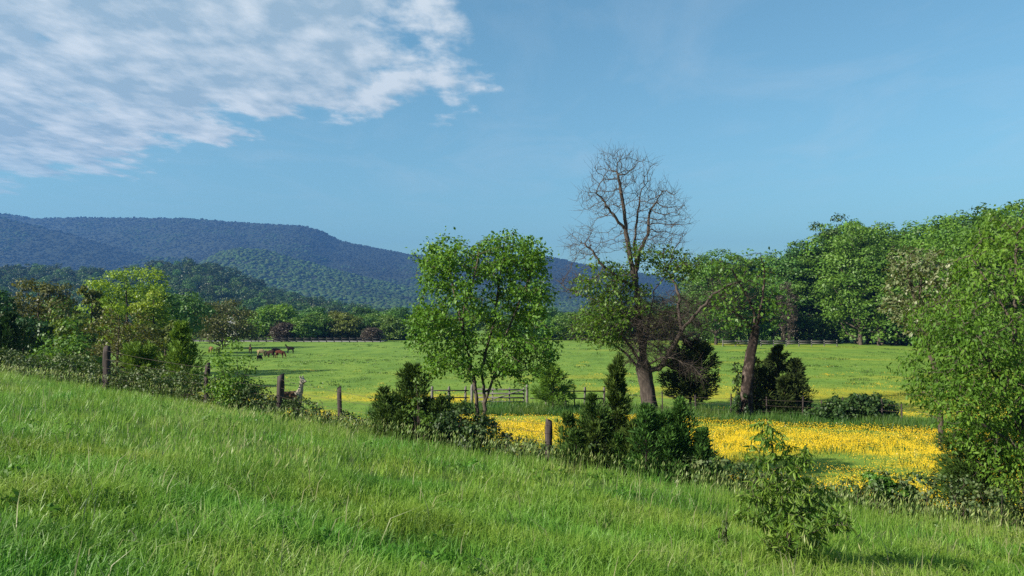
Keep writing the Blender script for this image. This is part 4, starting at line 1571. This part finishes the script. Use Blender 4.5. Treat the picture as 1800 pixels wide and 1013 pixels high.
# trees beyond the hill crest
put_tuft('russet_tree', 'round russet brown tree in young leaf beyond the hill crest', 'tree', 70, 66.0, 486, 130, 'russet', 130, leaf=.24, n_clump=70, per=110, gap=.16, clear=.1)
put_tuft('shade_tree', 'dark green tree at the edge of the picture behind the dark cedar', 'tree', -22, 60.0, 496, 110, 'dark', 131, leaf=.28, n_clump=50, per=80)
put_tuft('sunlit_tree', 'tall bright yellow green tree standing above its neighbours', 'tree', 228, 74.0, 464, 138, 'bright', 132, leaf=.25, n_clump=72, per=115, clear=.06)
put_tuft('side_tree', 'lower yellow green tree leaning against the tall sunlit one', 'tree', 272, 72.0, 508, 86, 'bright', 133, leaf=.25, n_clump=50, per=95, clear=.04)
put_tuft('bronze_tree', 'thin bronze leaved tree with twigs showing behind the mossy post', 'tree', 206, 47.0, 534, 138, 'russet', 134, leaf=.15, n_clump=70, per=95, gap=.28, clear=.04)
put_tuft('pale_tree', 'slim pale green tree between the russet and the sunlit tree', 'tree', 158, 68.0, 500, 46, 'olive', 135, kind='tall', leaf=.24, n_clump=34, per=70)
put_tuft('olive_tree', 'olive green tree low between the russet tree and thick bush', 'tree', 128, 56.0, 540, 74, 'olive', 136, leaf=.22, n_clump=40, per=70)
put_tuft('backing_tree', 'dark green tree filling the gap behind the russet tree', 'tree', 112, 96.0, 520, 90, 'broad', 141, leaf=.32, n_clump=50, per=80, clear=.05)
put_tuft('green_tree', 'mid green tree between the slim pale tree and the tall sunlit one', 'tree', 186, 84.0, 512, 70, 'spring', 142, leaf=.28, n_clump=48, per=80, clear=.05)
put_tuft('thicket_tree', 'low olive tree behind the light green young cedar', 'tree', 292, 60.0, 560, 80, 'olive', 143, leaf=.24, n_clump=46, per=70, clear=.05)
put_tuft('gap_tree', 'dark tree low behind the thick bush at the hill crest', 'tree', 40, 56.0, 552, 90, 'dark', 144, leaf=.24, n_clump=46, per=70, clear=.02)
put_tuft('dusky_tree', 'dusky green tree behind the sunlit tree, below the wooded hill', 'tree', 322, 118.0, 508, 88, 'cool', 137, leaf=.38, n_clump=54, per=80)
put_tuft('dusky_oak', 'dusky round tree close beside the sunlit tree', 'tree', 282, 108.0, 500, 60, 'broad', 138, leaf=.36, n_clump=44, per=70)
put_tuft('house_oak', 'broad brown tree in front of the white house', 'tree', 392, 138.0, 522, 112, 'russet', 139, leaf=.36, n_clump=76, per=100, gap=.12, clear=.02)

# ------------------------------------------------------------------ tree rows at the field's far edge and the wood
FAR = {}
for key, (kind, h, w, mat, bark, kw) in dict(
        tall_a=('tall', 22, 11, 'broad', 'bark', {}), tall_b=('tall', 22, 10, 'broad', 'bark', {}), tall_c=('tall', 22, 12, 'spring', 'bark', {}),
        tall_d=('tall', 22, 11, 'cool', 'bark_dark', {}), tall_e=('tall', 22, 12, 'cool', 'bark_dark', {}), tall_f=('tall', 22, 11, 'spring', 'bark', {}),
        pine_a=('pine', 22, 9, 'dark', 'bark_pale', dict(n_clump=34)), brown_a=('tall', 22, 9, 'umber', 'bark_pale', dict(gap=.4)),
        round_a=('round', 8, 7.5, 'broad', 'bark', dict(leaf=.38)), round_b=('round', 8, 7.5, 'cool', 'bark', dict(leaf=.38)), round_c=('round', 8, 7.5, 'spring', 'bark', dict(leaf=.38)),
        round_d=('round', 8, 7.0, 'umber', 'bark_dark', dict(leaf=.36, gap=.3)), round_e=('round', 8, 7.5, 'olive', 'bark', dict(leaf=.38)),
).items():
    a = dict(leaf=.46, n_clump=84, per=95, clear=0.0)
    a.update(kw)
    FAR[key] = tree_meshes(key, tuft_tree(hash(key) % 1 + sum(map(ord, key)), h, w, kind, **a), mat, bark)
FAR_H = dict(tall=22, pine=22, brown=22, round=8)


def far_tree(name, label, px, d, top, key, group=None, wide=1.0, seed=0, cat='tree', sink=.1):
    x, y = at(px, d)
    h = top_h(top, d, x, y) + sink
    s = h / FAR_H[key.split('_')[0]]
    return put_tree(name, label, cat, x, y, *FAR[key], rotz=(px * 1.7 + seed) % 6.28, scale=(s * wide, s * wide, s), group=group, sink=sink)


# the wood
SIL = np.array([(1180, 470), (1225, 446), (1260, 438), (1300, 447), (1330, 446), (1365, 448), (1395, 427), (1425, 438), (1450, 398), (1480, 382), (1530, 389), (1580, 389), (1620, 392), (1660, 381), (1700, 367), (1750, 357), (1800, 348), (1900, 335)], float)
ORD = 'first second third fourth fifth sixth seventh eighth ninth tenth eleventh twelfth thirteenth fourteenth fifteenth sixteenth seventeenth eighteenth nineteenth twentieth twenty-first twenty-second twenty-third twenty-fourth'.split()
WOOD = 'trees of the wood beside the pasture'
rngw = np.random.default_rng(91)
named = {1258: ('round topped green tree standing apart at the open end of the wood', 'tall_a'), 1385: ('brownish thin tree with a pale bare trunk at the front of the wood', 'brown_a'),
         1412: ('dark pine head rising behind the brownish thin tree', 'pine_a'), 1470: ('tallest dark pine standing above the middle of the wood', 'pine_a'),
         1512: ('bright green tree lit by the sun in the middle of the wood edge', 'tall_c')}
for px, (lab, key) in named.items():
    far_tree('wood_tree', lab, px, 158 if px != 1412 and px != 1470 else 176, float(np.interp(px, SIL[:, 0], SIL[:, 1])) + (60 if px == 1385 else -14 if key == 'pine_a' else 0), key, WOOD, .9 if key == 'pine_a' else .8 if px == 1385 else 1.0)
keys = ['tall_a', 'tall_b', 'tall_d', 'tall_f', 'tall_b', 'tall_e']
for row, (d0, d1, step, lo, hi, lab) in enumerate(((166, 142, 30, 8, 46, 'leafy green tree in the front rank of the wood, %s from its open end'), (180, 156, 21, -4, 14, 'tall green tree in the back rank of the wood'))):
    px = 1228 + row * 13
    cnt = 0
    while px < 1850:
        t = (px - 1228) / 600
        if not any(row == 0 and abs(px - q) < 20 for q in named):
            cnt += 1
            k = keys[rngw.integers(0, 6)] if row else keys[rngw.integers(0, 4)]
            if row == 0 and px > 1470 and rngw.random() < .3:
                k = 'tall_c'
            far_tree('wood_tree', lab % ORD[cnt - 1] if '%s' in lab else lab, px, d0 + (d1 - d0) * t + rngw.normal() * 3, float(np.interp(px, SIL[:, 0], SIL[:, 1])) + lo + (hi - lo) * rngw.random(), k, WOOD, 1.12 + .3 * rngw.random(), px)
        px += step * (.8 + .4 * rngw.random())
# nearer trees where the wood comes forward
far_tree('wood_tree', 'yellow green tree on the near corner of the wood, above the blossoming tree', 1665, 96, 388, 'tall_c', WOOD, .9)
far_tree('wood_tree', 'olive tree on the near corner of the wood, beside the corner tree', 1722, 88, 366, 'tall_f', WOOD, .9)
far_tree('wood_tree', 'big tree of the wood rising behind the top of the corner tree', 1790, 84, 352, 'tall_a', WOOD, 1.0)
# row along the far side of the pasture
ROW = 'trees along the far side of the pasture'
for px, d, top, key, lab in ((342, 190, 538, 'round_b', 'cool green tree just beside the broad brown tree'), (487, 186, 532, 'round_c', 'bright round tree standing higher than the far row'),
                             (452, 188, 560, 'round_c', 'small bright tree by the white house'), (500, 180, 562, 'round_d', 'dark bare purplish tree in the far row'),
                             (655, 178, 572, 'round_d', 'low dark thicket tree at the end of the far row'), (530, 182, 556, 'round_c', 'small fresh green tree in the far row before the dark slope'),
                             (612, 190, 548, 'round_e', 'pale olive tree in the far row')):
    far_tree('row_tree', lab, px, d, top, key, ROW, 1.25, sink=.9)
for i, px in enumerate((545, 566, 585, 600, 632, 648, 672, 690, 715, 745, 780, 880, 940, 985, 1008, 1035, 1062, 1090, 1130, 1165, 1200)):
    far_tree('row_tree', '%s middling green tree along the far row, counted from the dark purplish tree' % ORD[i], px, 188 + (i * 7) % 16, 546 + (i * 5) % 14 - (14 if px > 1050 else 0), ['round_a', 'round_b', 'round_a', 'round_e'][i % 4], ROW, 1.3, i, sink=.9)
for i, px in enumerate((318, 365, 415, 436, 470, 515, 552, 590, 640, 680, 700, 760, 830, 910, 960, 1020, 1075, 1110, 1150, 1190)):
    far_tree('row_tree', 'darker tree rising behind the far row', px, 232 + (i * 11) % 30, 538 + (i * 7) % 14 - (10 if px > 1050 else 0), ['round_b', 'round_a', 'round_b', 'round_e'][i % 4], ROW, 1.25, i * 3)


# ------------------------------------------------------------------ undergrowth along the fence
def build_undergrowth():
    rng = np.random.default_rng(64)
    C, R = [], []
    for k in range(2300):
        x = -24 + 38 * rng.random()
        fy = float(fence_y(x))
        u = x / fy * F + 900
        lush = 1.0 if u < 480 else .75 if u < 560 else .45 if u < 680 else .75 if u < 880 else .45 if u < 1000 else .8 if u < 1260 else .6 if u < 1480 else .85
        lush *= .75 + .8 * vnoise(np.array([x / 1.3]), np.array([0.5]), 3)[0]
        if rng.random() > lush + .15:
            continue
        y = fy + rng.normal() * .45 + .25
        z = (.08 + .80 * lush * rng.random() ** 1.3)
        C.append((x, y, gz1(x, y) + z)); R.append(.12 + .12 * rng.random())
    C, R = np.array(C), np.array(R)
    V, f, t = clump_leaves(rng, C, R, 15, .085, .72, up=.25, shell=.3)
    # arching canes
    P, par, rad = [], [], []
    for k in range(0, len(C), 6):
        c = C[k]
        b = np.array([c[0] + rng.normal() * .2, c[1] + rng.normal() * .2, gz1(c[0], c[1]) - .05])
        e = c + np.array([rng.normal() * .35, rng.normal() * .2, .05 + .15 * rng.random()])
        for q, rr in ((b, .006), ((b + e) / 2 + np.array([0, 0, .15]), .005), (e, .003)):
            P.append(q); par.append(-1 if len(P) % 3 == 1 else len(P) - 2); rad.append(rr)
    TV, TF = tubes(P, par, rad, 4)
    stuff_mesh('undergrowth', 'tangled brambles and weeds along the foot of the old fence', 'undergrowth', [(V, f, t, 0), (TV, TF, np.zeros(len(TF)), 1)], [MAT['bramble'], MAT['twig']])
    # weeds and dead stalks on the field side
    n = 5200
    x = -22 + 46 * rng.random(n)
    y = fence_y(x) + rng.random(n) * 3.0 + .2
    V, f, t = blades(rng, x, y, .25 + .5 * rng.random(n) ** 2, np.full(n, .03), .5, two=False)
    tint = np.where(rng.random(n) < .04, 1.0, rng.random(n) * .8)
    stuff_mesh('fence_weeds', 'rank weeds and grass under the old fence', 'weeds', [(V, f, tint, 0)], [VERGE])


build_undergrowth()
for px, d, h, w, mat, lab in ((1268, 10.6, .30, .16, 'dark', 'single dark weed sprig standing in the near grass'), (1690, 11.0, .14, .30, 'olive', 'low yellowing weed in the near grass by the lower corner')):
    x, y = at(px, d)
    cr, tr = tree_meshes('weed', bush(int(px), h, w, leaf=.05, n_clump=12, per=9, canes=4, leafw=.5), mat, 'twig')
    put_tree('weed', lab, 'weed', x, y, cr, tr, parts=('stems', 'foliage'), scale=(1, 1, 1.6))


# ------------------------------------------------------------------ fences and gate
def post_mesh(seed, h, w, mat='post', sides=9, top_tilt=.06):
    rng = np.random.default_rng(seed)
    zs = np.linspace(-.3, h, 9)
    th = np.arange(sides) / sides * 6.283
    ridge_ = 1 + .16 * rng.normal(size=sides)
    V = []
    for i, z in enumerate(zs):
        rr = w * .5 * ridge_ * (1.05 - .1 * i / 8) * (1 + .05 * rng.normal(size=sides))
        if i == 8:
            rr = rr * .9
        zz = z + (top_tilt * np.cos(th + 1) * (1 if i == 8 else 0)) + (.02 * rng.normal(size=sides) if i == 8 else 0)
        V.append(np.stack([np.cos(th) * rr, np.sin(th) * rr * .85, np.zeros(sides) + zz], 1))
    V = np.concatenate(V)
    f = [(i * sides + j, i * sides + (j + 1) % sides, (i + 1) * sides + (j + 1) % sides, (i + 1) * sides + j) for i in range(8) for j in range(sides)]
    c = len(V)
    V = np.vstack([V, [[0, 0, h - .01]]])
    f += [(8 * sides + j, 8 * sides + (j + 1) % sides, 8 * sides + (j + 1) % sides, c) for j in range(0)]
    me_f = np.array(f)
    ring = [8 * sides + j for j in range(sides)]
    caps = [(ring[j], ring[(j + 1) % sides], ring[(j + 2) % sides], c) for j in range(0, sides - 1, 2)] + [(ring[-1], ring[0], c, c)][:0]
    me_f = np.vstack([me_f, caps])
    return mesh_np('post', V, me_f, MAT[mat])


def fence_hit(px):
    u = (px - 900) / F
    ys = np.linspace(5, 60, 4000)
    i = np.argmax(ys > fence_y(u * ys))
    return u * ys[i], ys[i]


def wire_between(parent, pts, r, name='wire', sag=.02, mat='wire'):
    P, par, rad = [], [], []
    for a, b in zip(pts[:-1], pts[1:]):
        a, b = np.array(a), np.array(b)
        for k in range(9):
            t = k / 8
            q = a + (b - a) * t - np.array([0, 0, sag * 4 * t * (1 - t)])
            P.append(q); par.append(-1 if k == 0 else len(P) - 2); rad.append(r)
    TV, TF = tubes(P, par, rad, 4)
    return part(name, mesh_np(name, TV, TF, MAT[mat]), parent)


def build_old_fence():
    x0, y0 = fence_hit(493)
    o = thing('wire_fence', 'old wire fence on thick weathered wooden posts along the hill foot', 'fence', (x0, y0, gz1(x0, y0)))
    tops = []
    for i, (px, top, wpx, lab) in enumerate(((190, 610, 15, 'mossy dark post among the bushes'), (365, 640, 10, 'slim post wrapped in leaves'), (493, 659, 13.5, 'thick reddish grey post by the alpaca'),
                                             (600, 682, 11, 'grey post standing clear before the yellow flowers'), (963, 739, 15, 'short stout grey post near the cedars'))):
        x, y = fence_hit(px)
        g = gz1(x, y)
        h = top_h(top, y, x, y)
        p = part('post', post_mesh(300 + i, h, wpx / F * y), o, lab)
        p.location = (x - x0, y - y0, g - gz1(x0, y0))
        p.rotation_euler = ((i % 3 - 1) * .03, (i % 2 - .5) * .05, i * .7)
        tops.append((x - x0, y - y0, g - gz1(x0, y0), h))
    for k in range(4):
        wire_between(o, [(a, b - .12, c + h * (.92 - .2 * k)) for a, b, c, h in tops], .004, sag=.05)


def build_cross_fence():
    x0, y0 = at(1163, 44.3)
    o = thing('cross_fence', 'low wire fence on thin stakes crossing the field below the old tree', 'fence', (x0, y0, gz1(x0, y0)))
    pts = []
    for i, px in enumerate((1010, 1062, 1163, 1222, 1283, 1345, 1408, 1442, 1478, 1512, 1548, 1582)):
        x, y = at(px, 46.5 - .0108 * (px - 960))
        g = gz1(x, y)
        p = part('stake', post_mesh(400 + i, 1.15 if i % 2 else 1.3, .085, 'post', 7), o)
        p.location = (x - x0, y - y0, g - gz1(x0, y0))
        p.rotation_euler = (0, ((i * 37) % 7 - 3) * .012, i)
        pts.append((x - x0, y - y0, g - gz1(x0, y0)))
    for k in range(3):
        wire_between(o, [(a, b - .07, c + .45 + .3 * k) for a, b, c in pts], .007)


def bar(x0, x1, z, y, hz, hy):
    return boxq(x0, x1, y - hy, y + hy, z - hz, z + hz)


def build_gate():
    xr, y = at(925, 47.5)
    xl, _ = at(833, 47.5)
    g = gz1(xr, y)
    w = xr - xl
    o = thing('farm_gate', 'weathered grey wooden field gate of level rails behind the bushy tree', 'gate', (xl, y, g))
    for k in range(5):
        V, f = bar(.1, w - .1, .18 + .235 * k, 0, .045, .016)
        V[:, 2] += np.where(V[:, 0] > w / 2, -.03, .0)
        part('rail', mesh_np('rail', V, f, MAT['rail']), o)
    for xx in (.14, w * .36, w * .68, w - .14):
        V, f = boxq(xx - .045, xx + .045, .018, .05, .08, 1.22)
        part('stile', mesh_np('stile', V, f, MAT['rail']), o)
    P = np.array([(.15, -.03, .2), (w * .5, -.03, .68), (w - .15, -.03, 1.12)])
    TV, TF = tubes(P, [-1, 0, 1], [.03] * 3, 4)
    part('brace', mesh_np('brace', TV, TF, MAT['rail']), o)
    for i, xx in enumerate((-.1, w + .06)):
        p = part('post', post_mesh(500 + i, 1.4, .17, 'rail'), o)
        p.location = (xx, 0, 0)
    # board fence that carries on from the gate post
    x1, _ = at(1062, 47.2)
    o2 = thing('rail_fence', 'two rail wooden fence running on from the field gate behind the small pine', 'fence', (xr, 47.3, g))
    n = 5
    for i in range(1, n):
        p = part('post', post_mesh(510 + i, 1.25, .15, 'rail', 7), o2)
        p.location = ((x1 - xr) * i / (n - 1), .0, gz1(xr + (x1 - xr) * i / (n - 1), 47.3) - g)
    for k in range(2):
        V, f = bar(.22, x1 - xr, .62 + .42 * k, -.1, .034, .018)
        part('rail', mesh_np('rail', V, f, MAT['rail_dark']), o2)
    x2, _ = at(760, 47.6)
    o3 = thing('rail_fence', 'short wooden fence on the shaded side of the field gate, behind the dark cedar bush', 'fence', (x2, 47.7, gz1(x2, 47.7)))
    for i in range(3):
        p = part('post', post_mesh(520 + i, 1.25, .15, 'rail', 7), o3)
        p.location = ((xl - x2 - .5) * i / 2, 0, 0)
    for k in range(2):
        V, f = bar(0, xl - x2 - .3, .62 + .42 * k, -.1, .034, .018)
        part('rail', mesh_np('rail', V, f, MAT['rail_dark']), o3)


def build_far_fences():
    # lane, and the dark board fence along it, at the far side of the pasture
    xa, xb = at(330, 178)[0], at(665, 168)[0]
    n = 40
    t = np.linspace(0, 1, n)
    X = xa + (xb - xa) * t
    Y0 = 181 - 6 * t
    V = np.concatenate([np.stack([X, Y0, gz(X, Y0) + .10], 1), np.stack([X, Y0 + 5.5, gz(X, Y0) + .22], 1), np.stack([X, Y0 - .6, gz(X, Y0) - .2], 1), np.stack([X, Y0 + 7, gz(X, Y0) - .2], 1)])
    f = []
    for i in range(n - 1):
        f += [(i, i + 1, n + i + 1, n + i), (2 * n + i, 2 * n + i + 1, i + 1, i), (n + i, n + i + 1, 3 * n + i + 1, 3 * n + i)]
    o = link(bpy.data.objects.new('lane', mesh_np('lane', V, np.array(f), flat_mat('pale_gravel', (.15, .15, .14), .95))))
    o['kind'] = 'structure'
    o['label'] = 'pale gravel lane past the far trees'
    o = thing('board_fence', 'long dark board fence at the far side of the pasture behind the alpacas', 'fence', (xa, 177, gz1(xa, 177)))
    g0 = gz1(xa, 177)
    m = 26
    pts = [(xa + (xb - xa) * i / m, 177 - 6 * i / m) for i in range(m + 1)]
    for i, (x, y) in enumerate(pts):
        p = part('post', post_mesh(600 + i % 3, 1.1, .22, 'rail_dark', 7), o)
        p.location = (x - xa, y - 177, gz1(x, y) - g0)
    for k in range(2):
        for i in range(m):
            (x, y), (x2, y2) = pts[i], pts[i + 1]
            P = np.array([(x - xa, y - 177 - .14, gz1(x, y) - g0 + .42 + .42 * k), (x2 - xa, y2 - 177 - .14, gz1(x2, y2) - g0 + .42 + .42 * k)])
            V, f = boxq(0, 1, -.02, .02, -.09, .09)
            Vt = P[0] + (P[1] - P[0]) * V[:, :1] + V * np.array([0, 1, 1])
            part('rail', mesh_np('rail', Vt, f, MAT['rail_dark']), o)
    # pale rails under the wood
    xa, xb = at(1270, 150)[0], at(1470, 150)[0]
    g0 = gz1(xa, 150)
    o = thing('wood_fence', 'pale rail fence in the shade under the wood', 'fence', (xa, 150, g0))
    m = 9
    for i in range(m + 1):
        x = xa + (xb - xa) * i / m
        p = part('post', post_mesh(610 + i % 3, 1.2, .2, 'rail', 7), o)
        p.location = (x - xa, 0, gz1(x, 150) - g0)
    for k in range(2):
        for i in range(m):
            x, x2 = xa + (xb - xa) * i / m, xa + (xb - xa) * (i + 1) / m
            V, f = boxq(x - xa + .05, x2 - xa - .05, -.16, -.12, .5 + .4 * k, .62 + .4 * k)
            V[:, 2] += gz1((x + x2) / 2, 150) - g0
            part('rail', mesh_np('rail', V, f, MAT['rail']), o)


build_old_fence()
build_cross_fence()
build_gate()
build_far_fences()


# ------------------------------------------------------------------ white house behind the brown tree
def build_house():
    x, y = at(430, 236)
    g = gz1(x, y)
    o = thing('farmhouse', 'white farmhouse half hidden behind the broad brown tree', 'house', (x, y, g), .25)
    white = flat_mat('white_siding', (.78, .78, .76), .6)
    roof = rough_mat('grey_roof', (.16, .17, .19), (.26, .27, .30), 2, (1, 1, 1))
    glass = flat_mat('window_glass', (.03, .04, .05), .1)
    W, D, H = 4.4, 3.6, 3.7
    V, f = boxq(-W, W, -D, D, -.2, H)
    part('wall', mesh_np('house_wall', V, f, white), o)
    V = np.array([(-W - .3, -D - .4, H + .01), (W + .3, -D - .4, H + .01), (W + .3, 0, H + 1.7), (-W - .3, 0, H + 1.7), (-W - .3, D + .4, H + .01), (W + .3, D + .4, H + .01),
                  (-W - .3, -D - .4, H + .16), (W + .3, -D - .4, H + .16), (W + .3, 0, H + 1.88), (-W - .3, 0, H + 1.88), (-W - .3, D + .4, H + .16), (W + .3, D + .4, H + .16)])
    f = np.array([(6, 7, 8, 9), (9, 8, 11, 10), (0, 1, 7, 6), (4, 10, 11, 5), (0, 3, 2, 1), (3, 4, 5, 2), (0, 6, 9, 3), (3, 9, 10, 4), (1, 2, 8, 7), (2, 5, 11, 8)])
    rf = part('roof', mesh_np('house_roof', V, f, roof), o)
    V, f = boxq(-3.2, -2.5, -.4, .4, H + 1.2, H + 2.6)
    part('chimney', mesh_np('house_chimney', V, f, rough_mat('brick', (.18, .08, .06), (.26, .13, .10), 4)), rf)
    for zz in (1.2,):
        for xx in (-3.6, -1.2, 1.2, 3.6):
            if xx == 1.2:
                V, f = boxq(xx - .5, xx + .5, -D - .06, -D + .02, .05, 2.2)
                part('door', mesh_np('house_door', V, f, flat_mat('door_paint', (.10, .05, .04), .5)), o)
                continue
            V, f = boxq(xx - .45, xx + .45, -D - .05, -D + .02, zz, zz + 1.5)
            wn = part('window', mesh_np('house_window', V, f, white), o)
            V, f = boxq(xx - .36, xx + .36, -D - .07, -D - .045, zz + .1, zz + 1.4)
            part('pane', mesh_np('house_pane', V, f, glass), wn)


build_house()

# ------------------------------------------------------------------ alpacas
fleece_cache = {}


def fleece(name, c):
    if name not in fleece_cache:
        fleece_cache[name] = rough_mat('fleece_' + name, tuple(v * .7 for v in c), c, 18, (1, 1, 1), .95, .5)
    return fleece_cache[name]


def alpaca_mesh(pose, mats, two_tone=False, seed=0):
    """one continuous body grown round a skeleton of joints"""
    J = [((-.40, 0, .80), .21), ((-.05, 0, .79), .235), ((.30, 0, .83), .205)]
    E = [(0, 1), (1, 2)]

    def add(p, r, to):
        J.append((p, r)); E.append((to, len(J) - 1))
        return len(J) - 1
    if pose == 'graze':
        nk = add((.48, 0, .80), .13, 2); nm = add((.66, 0, .56), .095, nk); hd = add((.78, 0, .30), .085, nm); add((.83, 0, .13), .05, hd)
        er = [((.72, s * .07, .37), (.66, s * .10, .45)) for s in (-1, 1)]
    elif pose == 'alert':
        nk = add((.40, 0, 1.00), .115, 2); nm = add((.45, 0, 1.22), .072, nk); hd = add((.49, 0, 1.42), .076, nm); mz = add((.60, 0, 1.40), .052, hd); add((.67, 0, 1.37), .04, mz)
        er = [((.47, s * .06, 1.49), (.45, s * .085, 1.60)) for s in (-1, 1)]
    else:
        nk = add((.44, 0, .98), .13, 2); nm = add((.56, 0, 1.15), .09, nk); hd = add((.66, 0, 1.30), .085, nm); add((.80, 0, 1.27), .05, hd)
        er = [((.63, s * .05, 1.37), (.60, s * .07, 1.46)) for s in (-1, 1)]
    for a, b in er:
        k = add(a, .035, hd); add(b, .014, k)
    k = add((-.56, 0, .86), .06, 0); add((-.63, 0, .72), .04, k)
    rng = np.random.default_rng(seed)
    for s in (-1, 1):
        o = rng.normal() * .05
        k = add((.30 + o * .3, s * .13, .58), .11, 2); k = add((.31 + o, s * .13, .33), .058, k); add((.29 + o * 1.5, s * .13, .02), .05, k)
        o = rng.normal() * .05
        k = add((-.36, s * .14, .58), .125, 0); k = add((-.44 + o, s * .14, .32), .058, k); add((-.39 + o, s * .14, .02), .048, k)
    me = bpy.data.meshes.new('alpaca_skeleton')
    me.from_pydata([j[0] for j in J], E, [])
    ob = bpy.data.objects.new('alpaca_skeleton', me)
    COL.objects.link(ob)
    ob.modifiers.new('skin', 'SKIN').use_smooth_shade = True
    if not me.skin_vertices:
        bm_ok = False
    for v, j in zip(me.skin_vertices[0].data, J):
        v.radius = (j[1], j[1])
    me.skin_vertices[0].data[1].use_root = True
    sd = ob.modifiers.new('sub', 'SUBSURF')
    sd.levels = sd.render_levels = 2
    dg = bpy.context.evaluated_depsgraph_get()
    out = bpy.data.meshes.new_from_object(ob.evaluated_get(dg))
    bpy.data.objects.remove(ob)
    out.name = 'alpaca_body'
    out.materials.clear()
    for m in mats:
        out.materials.append(m)
    if two_tone:
        for p in out.polygons:
            c = p.center
            p.material_index = 1 if (c.z > .93 and c.x > .30) or (c.x > .40 and c.z > .7) else 0
    for v in out.vertices:                      # woolly unevenness
        n = vnoise(np.array([v.co.x * 14 + v.co.z * 9]), np.array([v.co.y * 14 + v.co.z * 11]), seed)[0] - .5
        v.co += v.normal * n * (.035 if v.co.z > .5 else .008)
    return out


BLACK, BROWN, RED, TAN, CREAM, WHITE = (.012, .009, .008), (.035, .016, .011), (.085, .026, .015), (.20, .11, .05), (.27, .21, .11), (.38, .33, .25)
HERD = 'alpacas grazing in the pasture'
for i, (px, d, rz, pose, col, sc, lab) in enumerate((
        (511, 119, math.pi + .15, 'stand', BLACK, 1.0, 'black alpaca standing apart with head raised at the edge of the group'),
        (477, 107, math.pi - .2, 'graze', BROWN, 1.0, 'dark brown alpaca grazing beside the cream one'),
        (486, 114, .3, 'graze', BLACK, 1.0, 'black alpaca grazing behind the reddish brown one'),
        (493, 106, -.15, 'graze', RED, 1.05, 'reddish brown alpaca grazing in the middle of the group'),
        (461, 108, .2, 'graze', CREAM, 1.05, 'cream alpaca grazing at the end of the group'),
        (457, 99, 1.2, 'graze', BLACK, .72, 'small black young alpaca in front of the cream one'),
        (441, 119, 1.9, 'stand', TAN, 1.0, 'tan alpaca half hidden behind the airy shrub'),
        (382, 115, .1, 'stand', BROWN, 1.0, 'dark brown alpaca walking beside a tan one, away from the group'),
        (372, 118, 2.3, 'graze', TAN, 1.05, 'tan alpaca with its rump turned, beside the walking dark brown one'))):
    x, y = at(px, d)
    o = bpy.data.objects.new('alpaca', alpaca_mesh(pose, [fleece('%d' % int(col[0] * 1000), col)], seed=i))
    link(o)
    o.location = (x, y, gz1(x, y) - .02)
    o.rotation_euler = (0, 0, rz)
    o.scale = (sc, sc, sc)
    o['label'], o['category'], o['group'] = lab, 'alpaca', HERD
x, y = at(512, 28.3)
o = thing('alpaca', 'brown alpaca with white head and neck looking up beside the thick fence post', 'alpaca', (x, y, gz1(x, y)), -.35, HERD)
o.scale = (1.0, 1.0, 1.0)
part('body', alpaca_mesh('alert', [fleece('brown_coat', (.075, .045, .025)), fleece('white_neck', WHITE)], True, 40), o)
for s in (-1, 1):
    V, f = boxq(-.016, .016, -.012, .012, -.014, .014)
    e = part('eye', mesh_np('alpaca_eye', V, f, flat_mat('dark_eye', (.01, .008, .007), .1)), o)
    e.location = (.535, s * .058, 1.43)

# ------------------------------------------------------------------ the air
def build_haze():
    zs = gz(np.linspace(-40, 60, 200), np.full(200, -30.0)).min()
    zb = min(float(zs), EYE - 14) - 3
    V, f = boxq(-5000, 5000, -5000, 5000, zb, EYE + 480)
    m, nt, L = new_mat('haze_air')
    out = node(nt, 'ShaderNodeOutputMaterial')
    pv = node(nt, 'ShaderNodeVolumePrincipled')
    pv.inputs['Color'].default_value = (.10, .27, .66, 1)
    pv.inputs['Density'].default_value = .00019
    pv.inputs['Anisotropy'].default_value = .2
    L(pv.outputs[0], out.inputs['Volume'])
    o = link(bpy.data.objects.new('haze', mesh_np('haze', V, f, m)))
    o['kind'] = 'stuff'
    o['label'] = 'thin blue haze between the pasture and the mountain'
    o['category'] = 'haze'


build_haze()
